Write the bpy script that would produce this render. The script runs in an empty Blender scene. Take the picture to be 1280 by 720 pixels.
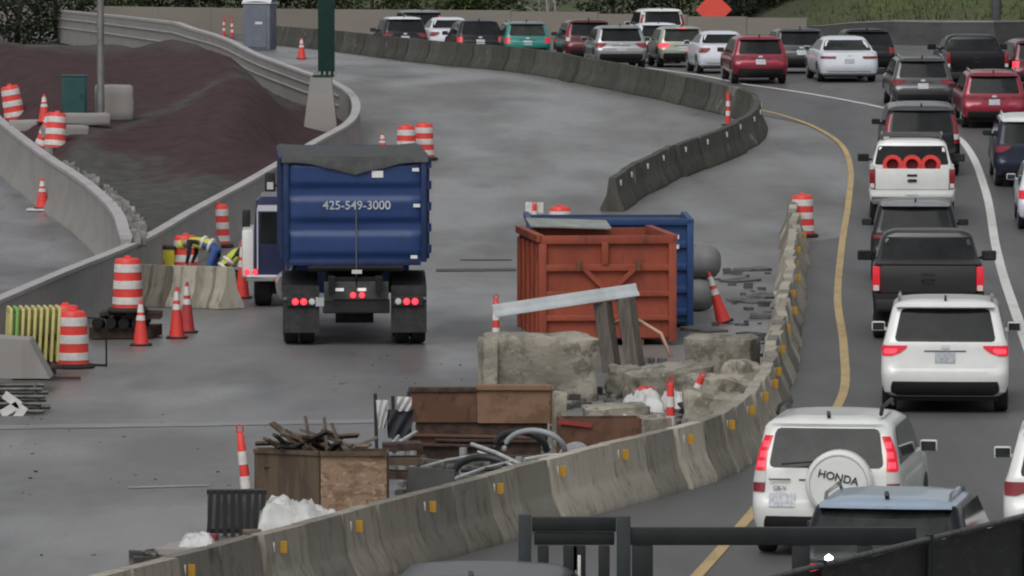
import bpy, bmesh, math, random
from mathutils import Vector, Matrix, Euler, noise as mnoise
R = math.radians
random.seed(7)
scn = bpy.context.scene
COL = scn.collection
# ------------------------------------------------------------------ camera
F = 8000.0          # focal length in photo pixels (1280 wide): a long telephoto from an overpass
CH = 7.6            # camera height above the road
TH = math.atan(460.0 / F)
cam = bpy.data.cameras.new('camera'); camo = bpy.data.objects.new('camera', cam); COL.objects.link(camo)
cam.sensor_width = 36.0; cam.lens = 36.0 * F / 1280.0; cam.clip_start = 1.0; cam.clip_end = 3000.0
camo.location = (0, 0, CH); camo.rotation_euler = (math.pi / 2 - TH, 0, 0)
scn.camera = camo
# ------------------------------------------------------------------ sky, sun, exposure
SUN_EL, SUN_ROT = R(52), R(200)
w = bpy.data.worlds.new('World'); scn.world = w; w.use_nodes = True
nt = w.node_tree; nt.nodes.clear()
sky = nt.nodes.new('ShaderNodeTexSky'); sky.sky_type = 'NISHITA'; sky.sun_disc = False
sky.sun_elevation = SUN_EL; sky.sun_rotation = SUN_ROT; sky.air_density = 1.0; sky.dust_density = 4.0; sky.ozone_density = 1.0
hs = nt.nodes.new('ShaderNodeHueSaturation'); hs.inputs['Saturation'].default_value = 0.17
bg = nt.nodes.new('ShaderNodeBackground'); bg.inputs['Strength'].default_value = 0.095
ow = nt.nodes.new('ShaderNodeOutputWorld')
nt.links.new(sky.outputs[0], hs.inputs['Color']); nt.links.new(hs.outputs[0], bg.inputs['Color']); nt.links.new(bg.outputs[0], ow.inputs['Surface'])
sl = bpy.data.lights.new('sun', 'SUN'); sl.energy = 0.6; sl.angle = R(40); sl.color = (1.0, 0.97, 0.93)
so = bpy.data.objects.new('sun', sl); COL.objects.link(so)
so.rotation_euler = Vector((math.sin(SUN_ROT) * math.cos(SUN_EL), math.cos(SUN_ROT) * math.cos(SUN_EL), math.sin(SUN_EL))).to_track_quat('Z', 'Y').to_euler()
scn.view_settings.view_transform = 'Standard'; scn.view_settings.look = 'None'
scn.view_settings.exposure = 0.3; scn.view_settings.gamma = 1.0; scn.view_settings.use_curve_mapping = False
scn.render.engine = 'CYCLES'
scn.cycles.pixel_filter_type = 'BLACKMAN_HARRIS'; scn.cycles.filter_width = 2.1

# ------------------------------------------------------------------ photo pixel <-> place
CT, ST = math.cos(TH), math.sin(TH)
def sm(a, b, t):
    t = min(1, max(0, (t - a) / (b - a))); return t * t * (3 - 2 * t)
def zr(Y):                       # road level: flat, climbing 2.5 m after 130 m, sinking again slowly
    return 2.5 * sm(132, 212, Y) - 0.6 * sm(212, 340, Y)
def slope(Y): return (zr(Y + .5) - zr(Y - .5))
def proj(x, y, z):
    d = y * CT + (CH - z) * ST; v = y * ST + (z - CH) * CT
    return 640 + F * x / d, 360 - F * v / d
def G(px, py, off=0.0):          # the point of the road (or of a level off above it) seen at a pixel
    lo, hi = 25.0, 420.0
    for _ in range(50):
        m = .5 * (lo + hi)
        if proj(0, m, zr(m) + off)[1] > py: lo = m
        else: hi = m
    Y = .5 * (lo + hi); z = zr(Y)
    d = Y * CT + (CH - z - off) * ST
    return Vector(((px - 640) / F * d, Y, z))
def P(px, py, Y):                # the point seen at a pixel at distance Y
    k = (360 - py) / F
    a = Y * (k * CT - ST) / (CT + k * ST)
    d = Y * CT - a * ST
    return Vector(((px - 640) / F * d, Y, CH + a))
def curve_fn(pts):               # x as a smooth function of Y
    pts = sorted([(p[1], p[0]) for p in pts])
    def fn(Y):
        if Y <= pts[0][0]:
            (a, b), (c, d) = pts[0], pts[1]; return b + (Y - a) * (d - b) / (c - a)
        if Y >= pts[-1][0]:
            (a, b), (c, d) = pts[-2], pts[-1]; return d + (Y - c) * (d - b) / (c - a)
        for i in range(len(pts) - 1):
            if pts[i][0] <= Y <= pts[i + 1][0]:
                y0, x0 = pts[i]; y1, x1 = pts[i + 1]
                def tan(k):
                    if k == 0: return (pts[1][1] - pts[0][1]) / (pts[1][0] - pts[0][0])
                    if k == len(pts) - 1: return (pts[-1][1] - pts[-2][1]) / (pts[-1][0] - pts[-2][0])
                    return (pts[k + 1][1] - pts[k - 1][1]) / (pts[k + 1][0] - pts[k - 1][0])
                h = y1 - y0; t = (Y - y0) / h; m0 = tan(i) * h; m1 = tan(i + 1) * h
                return (2*t**3 - 3*t*t + 1) * x0 + (t**3 - 2*t*t + t) * m0 + (-2*t**3 + 3*t*t) * x1 + (t**3 - t*t) * m1
    return fn

# ------------------------------------------------------------------ materials
MATS = {}
def mat(name, col, rough=.6, metal=0, var=0, vscale=3.0, col2=None, bump=0, bscale=30, coat=0, emit=0, ecol=None, rnd=0, spec=.5, stretch=None, rvar=0, trans=0):
    if name in MATS: return MATS[name]
    m = bpy.data.materials.new(name); m.use_nodes = True; n = m.node_tree; L = n.links
    b = n.nodes['Principled BSDF']
    b.inputs['Roughness'].default_value = rough; b.inputs['Metallic'].default_value = metal
    b.inputs['Coat Weight'].default_value = coat; b.inputs['Coat Roughness'].default_value = .08
    b.inputs['Specular IOR Level'].default_value = spec
    if trans: b.inputs['Transmission Weight'].default_value = trans
    b.inputs['Base Color'].default_value = (*col, 1)
    if emit:
        b.inputs['Emission Color'].default_value = (*(ecol or col), 1); b.inputs['Emission Strength'].default_value = emit
    tc = n.nodes.new('ShaderNodeTexCoord'); mp = n.nodes.new('ShaderNodeMapping'); L.new(tc.outputs['Object'], mp.inputs[0])
    if stretch: mp.inputs['Scale'].default_value = stretch
    out = None
    if var or col2:
        nz = n.nodes.new('ShaderNodeTexNoise'); nz.inputs['Scale'].default_value = vscale; nz.inputs['Detail'].default_value = 6; nz.inputs['Roughness'].default_value = .65
        L.new(mp.outputs[0], nz.inputs['Vector'])
        rp = n.nodes.new('ShaderNodeValToRGB'); rp.color_ramp.elements[0].position = .36; rp.color_ramp.elements[1].position = .64
        c2 = col2 or tuple(min(1, c * (1 + var)) for c in col); c1 = tuple(c * (1 - var) for c in col)
        rp.color_ramp.elements[0].color = (*c1, 1); rp.color_ramp.elements[1].color = (*c2, 1)
        L.new(nz.outputs['Fac'], rp.inputs[0]); out = rp.outputs[0]
        if rvar:
            mr = n.nodes.new('ShaderNodeMapRange'); mr.inputs['To Min'].default_value = rough - rvar; mr.inputs['To Max'].default_value = rough + rvar
            mr.inputs['From Min'].default_value = .35; mr.inputs['From Max'].default_value = .65
            L.new(nz.outputs['Fac'], mr.inputs['Value']); L.new(mr.outputs[0], b.inputs['Roughness'])
    if rnd:
        oi = n.nodes.new('ShaderNodeObjectInfo'); mr = n.nodes.new('ShaderNodeMapRange')
        mr.inputs['To Min'].default_value = 1 - rnd; mr.inputs['To Max'].default_value = 1 + rnd
        L.new(oi.outputs['Random'], mr.inputs['Value'])
        hv = n.nodes.new('ShaderNodeHueSaturation'); L.new(mr.outputs[0], hv.inputs['Value'])
        if out: L.new(out, hv.inputs['Color'])
        else: hv.inputs['Color'].default_value = (*col, 1)
        out = hv.outputs[0]
    if out: L.new(out, b.inputs['Base Color'])
    if bump:
        n2 = n.nodes.new('ShaderNodeTexNoise'); n2.inputs['Scale'].default_value = bscale; n2.inputs['Detail'].default_value = 4
        L.new(mp.outputs[0], n2.inputs['Vector'])
        bp = n.nodes.new('ShaderNodeBump'); bp.inputs['Strength'].default_value = bump; bp.inputs['Distance'].default_value = .03
        L.new(n2.outputs['Fac'], bp.inputs['Height']); L.new(bp.outputs[0], b.inputs['Normal'])
    MATS[name] = m; return m
def paint(name, col, metal=.15, rough=.32): return mat('paint_' + name, col, rough, metal, var=.06, vscale=1.5, coat=.6)
def layered(name, base, layers, rough=.6, rvar=0, bump=.3, bscale=40, rnd=0, rsc=(.3, .3, .3)):
    """base colour with noise-shaped patches laid over it: (scale xyz, colour, threshold, softness, strength)"""
    m = bpy.data.materials.new(name); m.use_nodes = True; n = m.node_tree; L = n.links; b = n.nodes['Principled BSDF']
    tc = n.nodes.new('ShaderNodeTexCoord'); cur = None
    oi = n.nodes.new('ShaderNodeObjectInfo')
    off = n.nodes.new('ShaderNodeVectorMath'); off.operation = 'SCALE'; 
    cmb = n.nodes.new('ShaderNodeCombineXYZ'); 
    for k in range(3): L.new(oi.outputs['Random'], cmb.inputs[k])
    L.new(cmb.outputs[0], off.inputs[0]); off.inputs['Scale'].default_value = 50.0 if rnd else 0.0
    add = n.nodes.new('ShaderNodeVectorMath'); L.new(tc.outputs['Object'], add.inputs[0]); L.new(off.outputs[0], add.inputs[1])
    prev = n.nodes.new('ShaderNodeRGB'); prev.outputs[0].default_value = (*base, 1); cur = prev.outputs[0]
    for i, (sc, c, th, so_, st) in enumerate(layers):
        mp = n.nodes.new('ShaderNodeMapping'); mp.inputs['Scale'].default_value = sc; mp.inputs['Location'].default_value = (i * 7.3, i * 3.1, 0)
        L.new(add.outputs[0], mp.inputs[0])
        nz = n.nodes.new('ShaderNodeTexNoise'); nz.inputs['Scale'].default_value = 1; nz.inputs['Detail'].default_value = 7; nz.inputs['Roughness'].default_value = .62
        L.new(mp.outputs[0], nz.inputs['Vector'])
        mr = n.nodes.new('ShaderNodeMapRange'); mr.interpolation_type = 'SMOOTHSTEP'
        mr.inputs['From Min'].default_value = th - so_; mr.inputs['From Max'].default_value = th + so_; mr.inputs['To Max'].default_value = st
        L.new(nz.outputs['Fac'], mr.inputs['Value'])
        mx = n.nodes.new('ShaderNodeMix'); mx.data_type = 'RGBA'
        L.new(mr.outputs[0], mx.inputs[0]); L.new(cur, mx.inputs[6]); mx.inputs[7].default_value = (*c, 1); cur = mx.outputs[2]
    if rnd:
        mr = n.nodes.new('ShaderNodeMapRange'); mr.inputs['To Min'].default_value = 1 - rnd; mr.inputs['To Max'].default_value = 1 + rnd
        L.new(oi.outputs['Random'], mr.inputs['Value'])
        hv = n.nodes.new('ShaderNodeHueSaturation'); L.new(mr.outputs[0], hv.inputs['Value']); L.new(cur, hv.inputs['Color']); cur = hv.outputs[0]
    L.new(cur, b.inputs['Base Color']); b.inputs['Roughness'].default_value = rough
    if rvar:
        mp = n.nodes.new('ShaderNodeMapping'); mp.inputs['Scale'].default_value = rsc; L.new(tc.outputs['Object'], mp.inputs[0])
        nz = n.nodes.new('ShaderNodeTexNoise'); nz.inputs['Scale'].default_value = 1; nz.inputs['Detail'].default_value = 4; L.new(mp.outputs[0], nz.inputs['Vector'])
        mr = n.nodes.new('ShaderNodeMapRange'); mr.inputs['From Min'].default_value = .38; mr.inputs['From Max'].default_value = .62
        mr.inputs['To Min'].default_value = rough - rvar; mr.inputs['To Max'].default_value = rough + rvar
        L.new(nz.outputs['Fac'], mr.inputs['Value']); L.new(mr.outputs[0], b.inputs['Roughness'])
    if bump:
        n2 = n.nodes.new('ShaderNodeTexNoise'); n2.inputs['Scale'].default_value = bscale; n2.inputs['Detail'].default_value = 4; L.new(tc.outputs['Object'], n2.inputs['Vector'])
        bp = n.nodes.new('ShaderNodeBump'); bp.inputs['Strength'].default_value = bump; bp.inputs['Distance'].default_value = .02
        L.new(n2.outputs['Fac'], bp.inputs['Height']); L.new(bp.outputs[0], b.inputs['Normal'])
    MATS[name] = m; return m

# ------------------------------------------------------------------ mesh helpers
class MB:
    def __init__(s): s.v = []; s.f = []; s.mi = []
    def add(s, vs, fs, mi=0):
        o = len(s.v); s.v += [tuple(v) for v in vs]; s.f += [tuple(i + o for i in f) for f in fs]; s.mi += [mi] * len(fs); return s
    def box(s, c, d, rot=None, bev=0, mi=0):
        if bev:
            bm = bmesh.new(); bmesh.ops.create_cube(bm, size=1)
            for v in bm.verts: v.co = Vector((v.co.x * d[0], v.co.y * d[1], v.co.z * d[2]))
            bmesh.ops.bevel(bm, geom=bm.edges[:], offset=bev, segments=2, affect='EDGES', profile=.6)
            vs = [v.co.copy() for v in bm.verts]; bm.verts.index_update(); fs = [[v.index for v in f.verts] for f in bm.faces]; bm.free()
        else:
            vs = [Vector((x * d[0] / 2, y * d[1] / 2, z * d[2] / 2)) for x in (-1, 1) for y in (-1, 1) for z in (-1, 1)]
            fs = [(0,1,3,2), (4,6,7,5), (0,4,5,1), (2,3,7,6), (0,2,6,4), (1,5,7,3)]
        m = Euler(rot).to_matrix() if rot else Matrix.Identity(3)
        return s.add([m @ v + Vector(c) for v in vs], fs, mi)
    def bar(s, a, b, wd, ht, mi=0, bev=0):
        a, b = Vector(a), Vector(b); q = (b - a).to_track_quat('Y', 'Z')
        L = (b - a).length; t = MB().box((0, 0, 0), (wd, L, ht), bev=bev)
        return s.add([q @ Vector(v) + (a + b) / 2 for v in t.v], t.f, mi)
    def tube(s, pts, rad, n=8, caps=True, mi=0):
        pts = [Vector(p) for p in pts]; rad = rad if hasattr(rad, '__len__') else [rad] * len(pts)
        vs, fs = [], []
        for i, p in enumerate(pts):
            t = (pts[min(i + 1, len(pts) - 1)] - pts[max(i - 1, 0)]).normalized()
            u = t.cross(Vector((0, 0, 1)) if abs(t.z) < .9 else Vector((1, 0, 0))).normalized(); v = t.cross(u)
            for k in range(n):
                a = 2 * math.pi * k / n; vs.append(p + (u * math.cos(a) + v * math.sin(a)) * rad[i])
        for i in range(len(pts) - 1):
            for k in range(n): fs.append((i*n + k, (i+1)*n + k, (i+1)*n + (k+1) % n, i*n + (k+1) % n))
        if caps: fs += [tuple(range(n)), tuple(range((len(pts) - 1) * n + n - 1, (len(pts) - 1) * n - 1, -1))]
        return s.add(vs, fs, mi)
    def lathe(s, prof, n=16, c=(0, 0, 0), axis='z', mi=0, caps=True):
        vs, fs = [], []
        for (r, h) in prof:
            for k in range(n):
                a = 2 * math.pi * k / n; x, y = r * math.cos(a), r * math.sin(a)
                p = (x, y, h) if axis == 'z' else (h, x, y) if axis == 'x' else (x, h, y)
                vs.append(Vector(p) + Vector(c))
        for i in range(len(prof) - 1):
            for k in range(n):
                q = (i*n + k, i*n + (k+1) % n, (i+1)*n + (k+1) % n, (i+1)*n + k)
                fs.append(q if axis != 'y' else q[::-1])
        for i, rev in ((0, 1), (len(prof) - 1, 0)):
            if caps and prof[i][0] > 1e-4:
                q = tuple(range(i*n, i*n + n)); fs.append(q[::-1] if rev else q)
        return s.add(vs, fs, mi)
    def prism(s, poly, y0, y1, mi=0):            # polygon in x,z drawn out along y
        n = len(poly); vs = [(p[0], y0, p[1]) for p in poly] + [(p[0], y1, p[1]) for p in poly]
        fs = [tuple(range(n)), tuple(range(2*n - 1, n - 1, -1))] + [(i, i + n, (i + 1) % n + n, (i + 1) % n) for i in range(n)]
        return s.add(vs, fs, mi)
    def grid(s, rows, mi=0, flip=False):
        m = len(rows[0]); vs = [p for r in rows for p in r]; fs = []
        for i in range(len(rows) - 1):
            for k in range(m - 1):
                q = (i*m + k, i*m + k + 1, (i+1)*m + k + 1, (i+1)*m + k); fs.append(q[::-1] if flip else q)
        return s.add(vs, fs, mi)
    def mesh(s, name, mats, smooth=None, fix=True):
        me = bpy.data.meshes.new(name); me.from_pydata(s.v, [], s.f)
        for m in (mats if isinstance(mats, (list, tuple)) else [mats]): me.materials.append(m)
        if any(s.mi): me.polygons.foreach_set('material_index', s.mi)
        if fix:
            bm = bmesh.new(); bm.from_mesh(me); bmesh.ops.recalc_face_normals(bm, faces=bm.faces[:]); bm.to_mesh(me); bm.free()
        if smooth is not None:
            me.polygons.foreach_set('use_smooth', [True] * len(me.polygons))
            if smooth < 179: me.set_sharp_from_angle(angle=R(smooth))
        me.update(); return me
    def build(s, name, mats, parent=None, smooth=None, loc=None, rot=None, fix=True):
        return link(name, s.mesh(name, mats, smooth, fix), parent, loc, rot)
def link(name, me, parent=None, loc=None, rot=None):
    o = bpy.data.objects.new(name, me); COL.objects.link(o)
    if parent: o.parent = parent
    if loc is not None: o.location = loc
    if rot is not None: o.rotation_euler = rot
    return o
def tag(o, label=None, cat=None, group=None, kind=None):
    if label: o['label'] = label
    if cat: o['category'] = cat
    if group: o['group'] = group
    if kind: o['kind'] = kind
    return o
def thing(name, label, cat, loc=(0, 0, 0), rot=(0, 0, 0), group=None):
    o = bpy.data.objects.new(name, None); COL.objects.link(o); o.empty_display_size = .2
    o.location = loc; o.rotation_euler = rot; return tag(o, label, cat, group)
KIDS = {}
def copy_tree(o, parent=None):
    c = o.copy(); COL.objects.link(c); c.parent = parent
    for ch in [x for x in bpy.data.objects if x.parent == o]: copy_tree(ch, c)
    return c
def text(name, body, size, m, parent, loc, rot, ext=.004):
    cu = bpy.data.curves.new(name, 'FONT'); cu.body = body; cu.size = size; cu.extrude = ext; cu.align_x = 'CENTER'; cu.align_y = 'CENTER'
    cu.offset = size * .012
    t = bpy.data.objects.new('tmp', cu); COL.objects.link(t)
    dg = bpy.context.evaluated_depsgraph_get(); me = bpy.data.meshes.new_from_object(t.evaluated_get(dg))
    bpy.data.objects.remove(t); me.materials.clear(); me.materials.append(m)
    return link(name, me, parent, loc, rot)
def lump(bmv, d, seed, amp=.12, sub=3, flat=.0):     # a chunk of broken concrete: a box worn and chipped by noise
    bm = bmesh.new(); bmesh.ops.create_cube(bm, size=1); bmesh.ops.bevel(bm, geom=bm.edges[:], offset=.06, segments=1, affect='EDGES')
    bmesh.ops.subdivide_edges(bm, edges=bm.edges[:], cuts=sub, use_grid_fill=True)
    for v in bm.verts:
        n = v.co.normalized(); q = Vector((v.co.x * d[0], v.co.y * d[1], v.co.z * d[2]))
        k = mnoise.noise(q * 1.6 + Vector((seed, seed * 2, 0))) + .5 * mnoise.noise(q * 4.5 + Vector((seed, 0, 5))) + .25 * mnoise.noise(q * 11 + Vector((seed, 3, 5)))
        k -= .9 * max(0, mnoise.noise(q * 2.3 + Vector((seed * 3, 1, 0))) - .12) + .35 * abs(mnoise.noise(q * 7 + Vector((seed, 7, 0))))
        v.co = q + Vector((n.x * 1, n.y * 1, n.z * .8)) * k * amp
        if v.co.z < -d[2] / 2: v.co.z = -d[2] / 2
    bm.verts.index_update()
    bmv.add([v.co + Vector((0, 0, d[2] / 2)) for v in bm.verts], [[v.index for v in f.verts] for f in bm.faces]); bm.free(); return bmv
def place(px, py, off=0): return G(px, py) + Vector((0, 0, off))

# ================================================================== THE SETTING
M_road = layered('work_zone_asphalt', (.142, .14, .136), [((.22, .05, 1), (.185, .184, .182), .52, .12, .9), ((.5, .09, 1), (.085, .086, .088), .58, .1, .55),
        ((.12, .9, 1), (.2, .2, .2), .62, .08, .4), ((3, 1.2, 1), (.09, .09, .09), .62, .1, .35)], rough=.42, rvar=.16, bump=.25, bscale=25, rsc=(.3, .09, 1))
M_lane = layered('travel_lane_asphalt', (.088, .087, .087), [((.9, .03, 1), (.115, .113, .11), .54, .12, .8), ((.25, .06, 1), (.065, .065, .067), .56, .1, .6),
        ((5, 2, 1), (.1, .1, .1), .6, .1, .4)], rough=.55, rvar=.1, bump=.25, bscale=30, rsc=(.4, .06, 1))
M_earth = layered('bare_earth', (.06, .055, .045), [((.2, .2, .2), (.09, .085, .07), .5, .1, .8)], rough=.95)
M_conc = layered('cast_concrete', (.29, .275, .262), [((.5, .5, 1.5), (.25, .24, .228), .52, .1, .8), ((2.5, 2.5, .3), (.2, .192, .18), .62, .08, .4)], rough=.8, bump=.15, bscale=20)
M_cap = layered('pale_wall_top', (.4, .385, .385), [((1, 1, 1), (.33, .32, .32), .55, .1, .8)], rough=.7, bump=.1)
M_farw = layered('far_retaining_wall', (.30, .30, .295), [((.3, .3, 2.5), (.24, .24, .235), .52, .08, .8)], rough=.85, bump=.1)
M_tan = layered('tan_wall', (.23, .205, .18), [((.15, .15, .5), (.19, .17, .15), .5, .15, .7)], rough=.9, bump=.1)
M_bar = layered('jersey_concrete', (.30, .275, .225), [((7, 7, .8), (.14, .13, .10), .57, .09, .65), ((1.2, 1.2, 1.5), (.33, .315, .275), .56, .1, .7), ((3, 3, 2), (.10, .10, .07), .64, .06, .6)], rough=.85, bump=.3, bscale=18, rnd=.48)
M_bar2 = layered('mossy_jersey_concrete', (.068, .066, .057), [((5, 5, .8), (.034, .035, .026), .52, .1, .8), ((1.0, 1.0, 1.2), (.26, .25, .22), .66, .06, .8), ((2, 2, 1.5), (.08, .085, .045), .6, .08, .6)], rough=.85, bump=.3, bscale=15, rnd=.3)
M_amber = mat('amber_reflector', (.46, .26, .035), .4)
M_whiteref = mat('white_reflector', (.75, .75, .75), .3)
M_dirt_attr = None

# traced edges (x as a function of distance)
W1 = curve_fn([G(*p) for p in [(0, 372, 1.1), (80, 338, 1.1), (165, 304, 1.1), (240, 263, 1.1), (320, 220, 1.1), (395, 176, 1.1), (437, 152, 1.1)]] +
              [G(447, 131, 1.1), G(436, 112, 1.1), G(410, 98, 1.1), G(380, 86, 1.15), G(320, 62, 1.2), Vector((-10.2, 218, 0)), Vector((-13.5, 240, 0)), Vector((-20, 285, 0))])
W2 = curve_fn([G(*p) for p in [(0, 150, 1.25), (30, 174, 1.25), (60, 196, 1.25), (100, 222, 1.25), (130, 247, 1.25), (147, 268, 1.25), (153, 286, 1.25)]])
B1 = curve_fn([G(*p) for p in [(733, 285), (785, 250), (845, 219), (900, 200), (936, 180), (945, 162), (941, 150), (902, 141), (840, 126), (740, 106), (640, 89)]] + [Vector((-3.0, 230, 0)), Vector((-7.6, 262, 0)), Vector((-12, 290, 0))])
b2 = [G(*p) for p in [(150, 822), (330, 768), (450, 733), (599, 689), (770, 637), (849, 617), (921, 594), (957, 568), (980, 528), (992, 480), (1000, 430), (1006, 380), (1010, 330), (1009, 298)]]
B2 = curve_fn([Vector((p.x - .3, p.y, 0)) for p in b2])
YEL = curve_fn([G(*p) for p in [(800, 800), (930, 655), (1049, 505), (1055, 440), (1047, 375), (1052, 310), (1061, 250), (1063, 210), (1050, 180), (1015, 158), (975, 144), (945, 137)]] + [G(820, 112), G(640, 79)])
WHL = curve_fn([G(*p) for p in [(1330, 560), (1276, 410), (1245, 310), (1232, 240), (1205, 180), (1165, 155), (1110, 137), (1030, 121), (960, 110), (925, 105)]] + [G(640, 66)])

def sheet(name, xl, xr, y0, y1, off, m, cols=1, step=2.0, label=None):
    mb = MB(); rows = []; n = int((y1 - y0) / step)
    for i in range(n + 1):
        Y = y0 + (y1 - y0) * i / n; a, b = xl(Y), xr(Y)
        rows.append([(a + (b - a) * k / cols, Y, zr(Y) + off) for k in range(cols + 1)])
    o = mb.grid(rows).build(name, m); tag(o, kind='structure'); return o
# ground to the horizon
mb = MB(); ys = [-40, 0, 40] + [60 + 2 * i for i in range(150)] + [380, 450, 600, 900, 1500]
mb.grid([[(x, Y, zr(Y) - .05) for x in (-900, -200, -60, -20, 20, 60, 200, 900)] for Y in ys]).build('ground', M_earth)
tag(bpy.data.objects['ground'], kind='structure')
sheet('road', lambda Y: W1(Y) if Y > 128 else W1(128) - (128 - Y) * .6 - 4, lambda Y: 60, 30, 346, 0.0, M_road, 6)
def lane_left(Y):
    if Y < 147: return B2(Y)
    a = YEL(Y) - .03; b = B1(Y); t = sm(182, 192, Y)
    return a * (1 - t) + b * t
sheet('travel_lanes', lane_left, lambda Y: 58, 30, 340, .012, M_lane, 6)
sheet('ramp_road', lambda Y: W2(max(Y, 128)) - 14, lambda Y: (W1(Y) if Y < 128 else W2(Y)) - .1, 90, 214, .012, layered('ramp_asphalt', (.12, .12, .125), [((.4, .12, 1), (.2, .2, .21), .56, .1, .9), ((.6, .15, 1), (.06, .06, .06), .6, .06, .7)], rough=.4, rvar=.15, rsc=(.3, .1, 1)), 3)
# painted lines and pale scrapes
M_yel = layered('yellow_road_paint', (.47, .34, .15), [((4, .8, 1), (.28, .21, .11), .55, .12, .6)], rough=.6, bump=.05)
M_whi = layered('white_road_paint', (.62, .62, .6), [((4, .8, 1), (.4, .4, .38), .6, .12, .5)], rough=.6, bump=.05)
sheet('yellow_edge_line', lambda Y: YEL(Y) - .075, lambda Y: YEL(Y) + .075, 60, 215, .022, M_yel, 1, 1.0)
sheet('white_lane_line', lambda Y: WHL(Y) - .1, lambda Y: WHL(Y) + .1, 84, 225, .022, M_whi, 1, 1.0)
M_scr = layered('worn_pale_marking', (.27, .275, .285), [((.5, 6, 1), (.15, .15, .155), .5, .12, .8)], rough=.5, bump=.05)
def cross(name, a, b, wd, m):
    a, b = G(*a), G(*b); n = 16; rows = []
    for i in range(n + 1):
        p = a.lerp(b, i / n); j = .12 * mnoise.noise(Vector((i * .7, wd, 3)))
        rows.append([(p.x, p.y - wd / 2 + j, zr(p.y) + .008), (p.x, p.y + wd / 2 + j, zr(p.y) + .008)])
    tag(MB().grid(rows).build(name, m), kind='structure')
cross('worn_pale_line', (-20, 535), (468, 527), .75, M_scr)
cross('worn_pale_line', (160, 610), (262, 607), .28, M_scr)
cross('dark_patch', (545, 338), (645, 337), 1.0, mat('dark_patch', (.06, .06, .062), .7, var=.3, vscale=2))
cross('dark_patch', (575, 325), (640, 325), .5, mat('dark_patch', (.06, .06, .062)))

# ------------------------------------------------------------------ walls
def sweep(path, prof, zfun, close=True):
    """profile (lateral, height) carried along a list of (x, y, height factor)"""
    mb = MB(); rows = []
    for i, p in enumerate(path):
        a = Vector(path[max(i - 1, 0)][:2]); b = Vector(path[min(i + 1, len(path) - 1)][:2]); t = (b - a).normalized(); nrm = Vector((t.y, -t.x))
        hf = p[2] if len(p) > 2 else 1
        rows.append([(p[0] + nrm.x * u, p[1] + nrm.y * u, zfun(p[1]) + h * hf) for (u, h) in prof + ([prof[0]] if close else [])])
    mb.grid(rows)
    n = len(rows[0]); 
    if close:
        mb.add(rows[0][:-1], [tuple(range(n - 1))]); mb.add(rows[-1][:-1], [tuple(range(n - 1))])
    return mb
ROADPROF = [(-.13, 0), (.22, 0), (.2, .1), (.1, .34), (.06, 1.02), (-.13, 1.02)]
path = [(W1(Y), Y, 1) for Y in [86 + 1.2 * i for i in range(116)]]
path = [(x if Y > 104 else x, Y, h + .35 * sm(195, 245, Y)) for x, Y, h in path] + [(W1(Y), Y, 1.35) for Y in (230, 238, 246, 254, 262, 270, 278, 286)]
wall = thing('retaining_wall', 'long pale concrete barrier wall between the paved work zone and the dirt infield', 'wall')
sweep(path, ROADPROF, zr).build('wall_body', M_conc, wall, 40)
sweep([(x, Y, h) for x, Y, h in path], [(-.15, 1.02), (.08, 1.02), (.08, 1.09), (-.15, 1.09)], zr).build('coping', M_cap, wall)
# ledges cast into the infield face of the far stretch
for h0 in (.5, .78):
    far = [p for p in path if p[1] > 183]
    sweep([(p[0], p[1], p[2]) for p in far], [(-.17, h0), (-.12, h0), (-.12, h0 + .05), (-.17, h0 + .03)], zr).build('ledge', M_farw, wall)
path2 = [(W2(Y), Y, 1) for Y in [129 + 1.0 * i for i in range(83)]]
wall2 = thing('ramp_wall', 'smooth grey curved concrete wall beside the side ramp, meeting the long barrier wall', 'wall')
sweep(path2, [(-.25, 0), (.13, 0), (.13, 1.17), (-.08, 1.17), (-.12, .34), (-.23, .1)], zr).build('wall_body', M_conc, wall2, 40)
sweep(path2, [(-.1, 1.17), (.15, 1.17), (.15, 1.25), (-.1, 1.25)], zr).build('coping', M_cap, wall2)

# ------------------------------------------------------------------ infield mound
def infield_z(x, Y, u, wdt):
    base = zr(Y) + .75 + .1 * sm(128, 140, Y)
    ridge = 1.2 * sm(140, 186, Y) * (1 - .9 * sm(190, 204, Y)) * sm(0, .34, 1 - u) * sm(-.02, .16, u)
    ridge *= .62 + .38 * (.5 + .5 * math.sin(u * 9 + .8))
    nz = .18 * mnoise.noise(Vector((x * .35, Y * .12, 0))) + .07 * mnoise.noise(Vector((x * 1.3, Y * .6, 4))) + .03 * mnoise.noise(Vector((x * 4, Y * 2, 1)))
    return base - .75 * sm(.68, .86, u) * sm(158, 170, Y) + ridge + nz * sm(130, 140, Y)
mb = MB(); rows = []; cols = []
for i in range(150):
    Y = 127.5 + i * .56; xa = W2(Y); xb = W1(Y) - .1
    xa = min(xa + .1, xb - .05); r = []
    for k in range(41):
        u = k / 40; x = xa + (xb - xa) * u; z = infield_z(x, Y, u, xb - xa); r.append((x, Y, z))
        px, py = proj(x, Y, z)
        n1 = mnoise.noise(Vector((x * .5, Y * .2, 9))) * .5 + .25 * mnoise.noise(Vector((x * 2, Y * .8, 2)))
        # reddish topsoil heaped over grey gravel; a bare gravel track runs across it
        red = sm(-.15, .2, n1 * .6 + (Y - 150 - 9 * (1 - u)) / 14)
        red *= 1 - sm(.35, .0, abs((u - .42) * 6 - (Y - 168) * .16 + n1)) * .85
        red *= 1 - sm(186, 191, Y + n1 * 5) * .7
        cols.append(red)
    rows.append(r)
mb.grid(rows)
M_dirt = bpy.data.materials.new('heaped_soil'); M_dirt.use_nodes = True
n_ = M_dirt.node_tree; b_ = n_.nodes['Principled BSDF']; b_.inputs['Roughness'].default_value = .95; b_.inputs['Specular IOR Level'].default_value = .2
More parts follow.
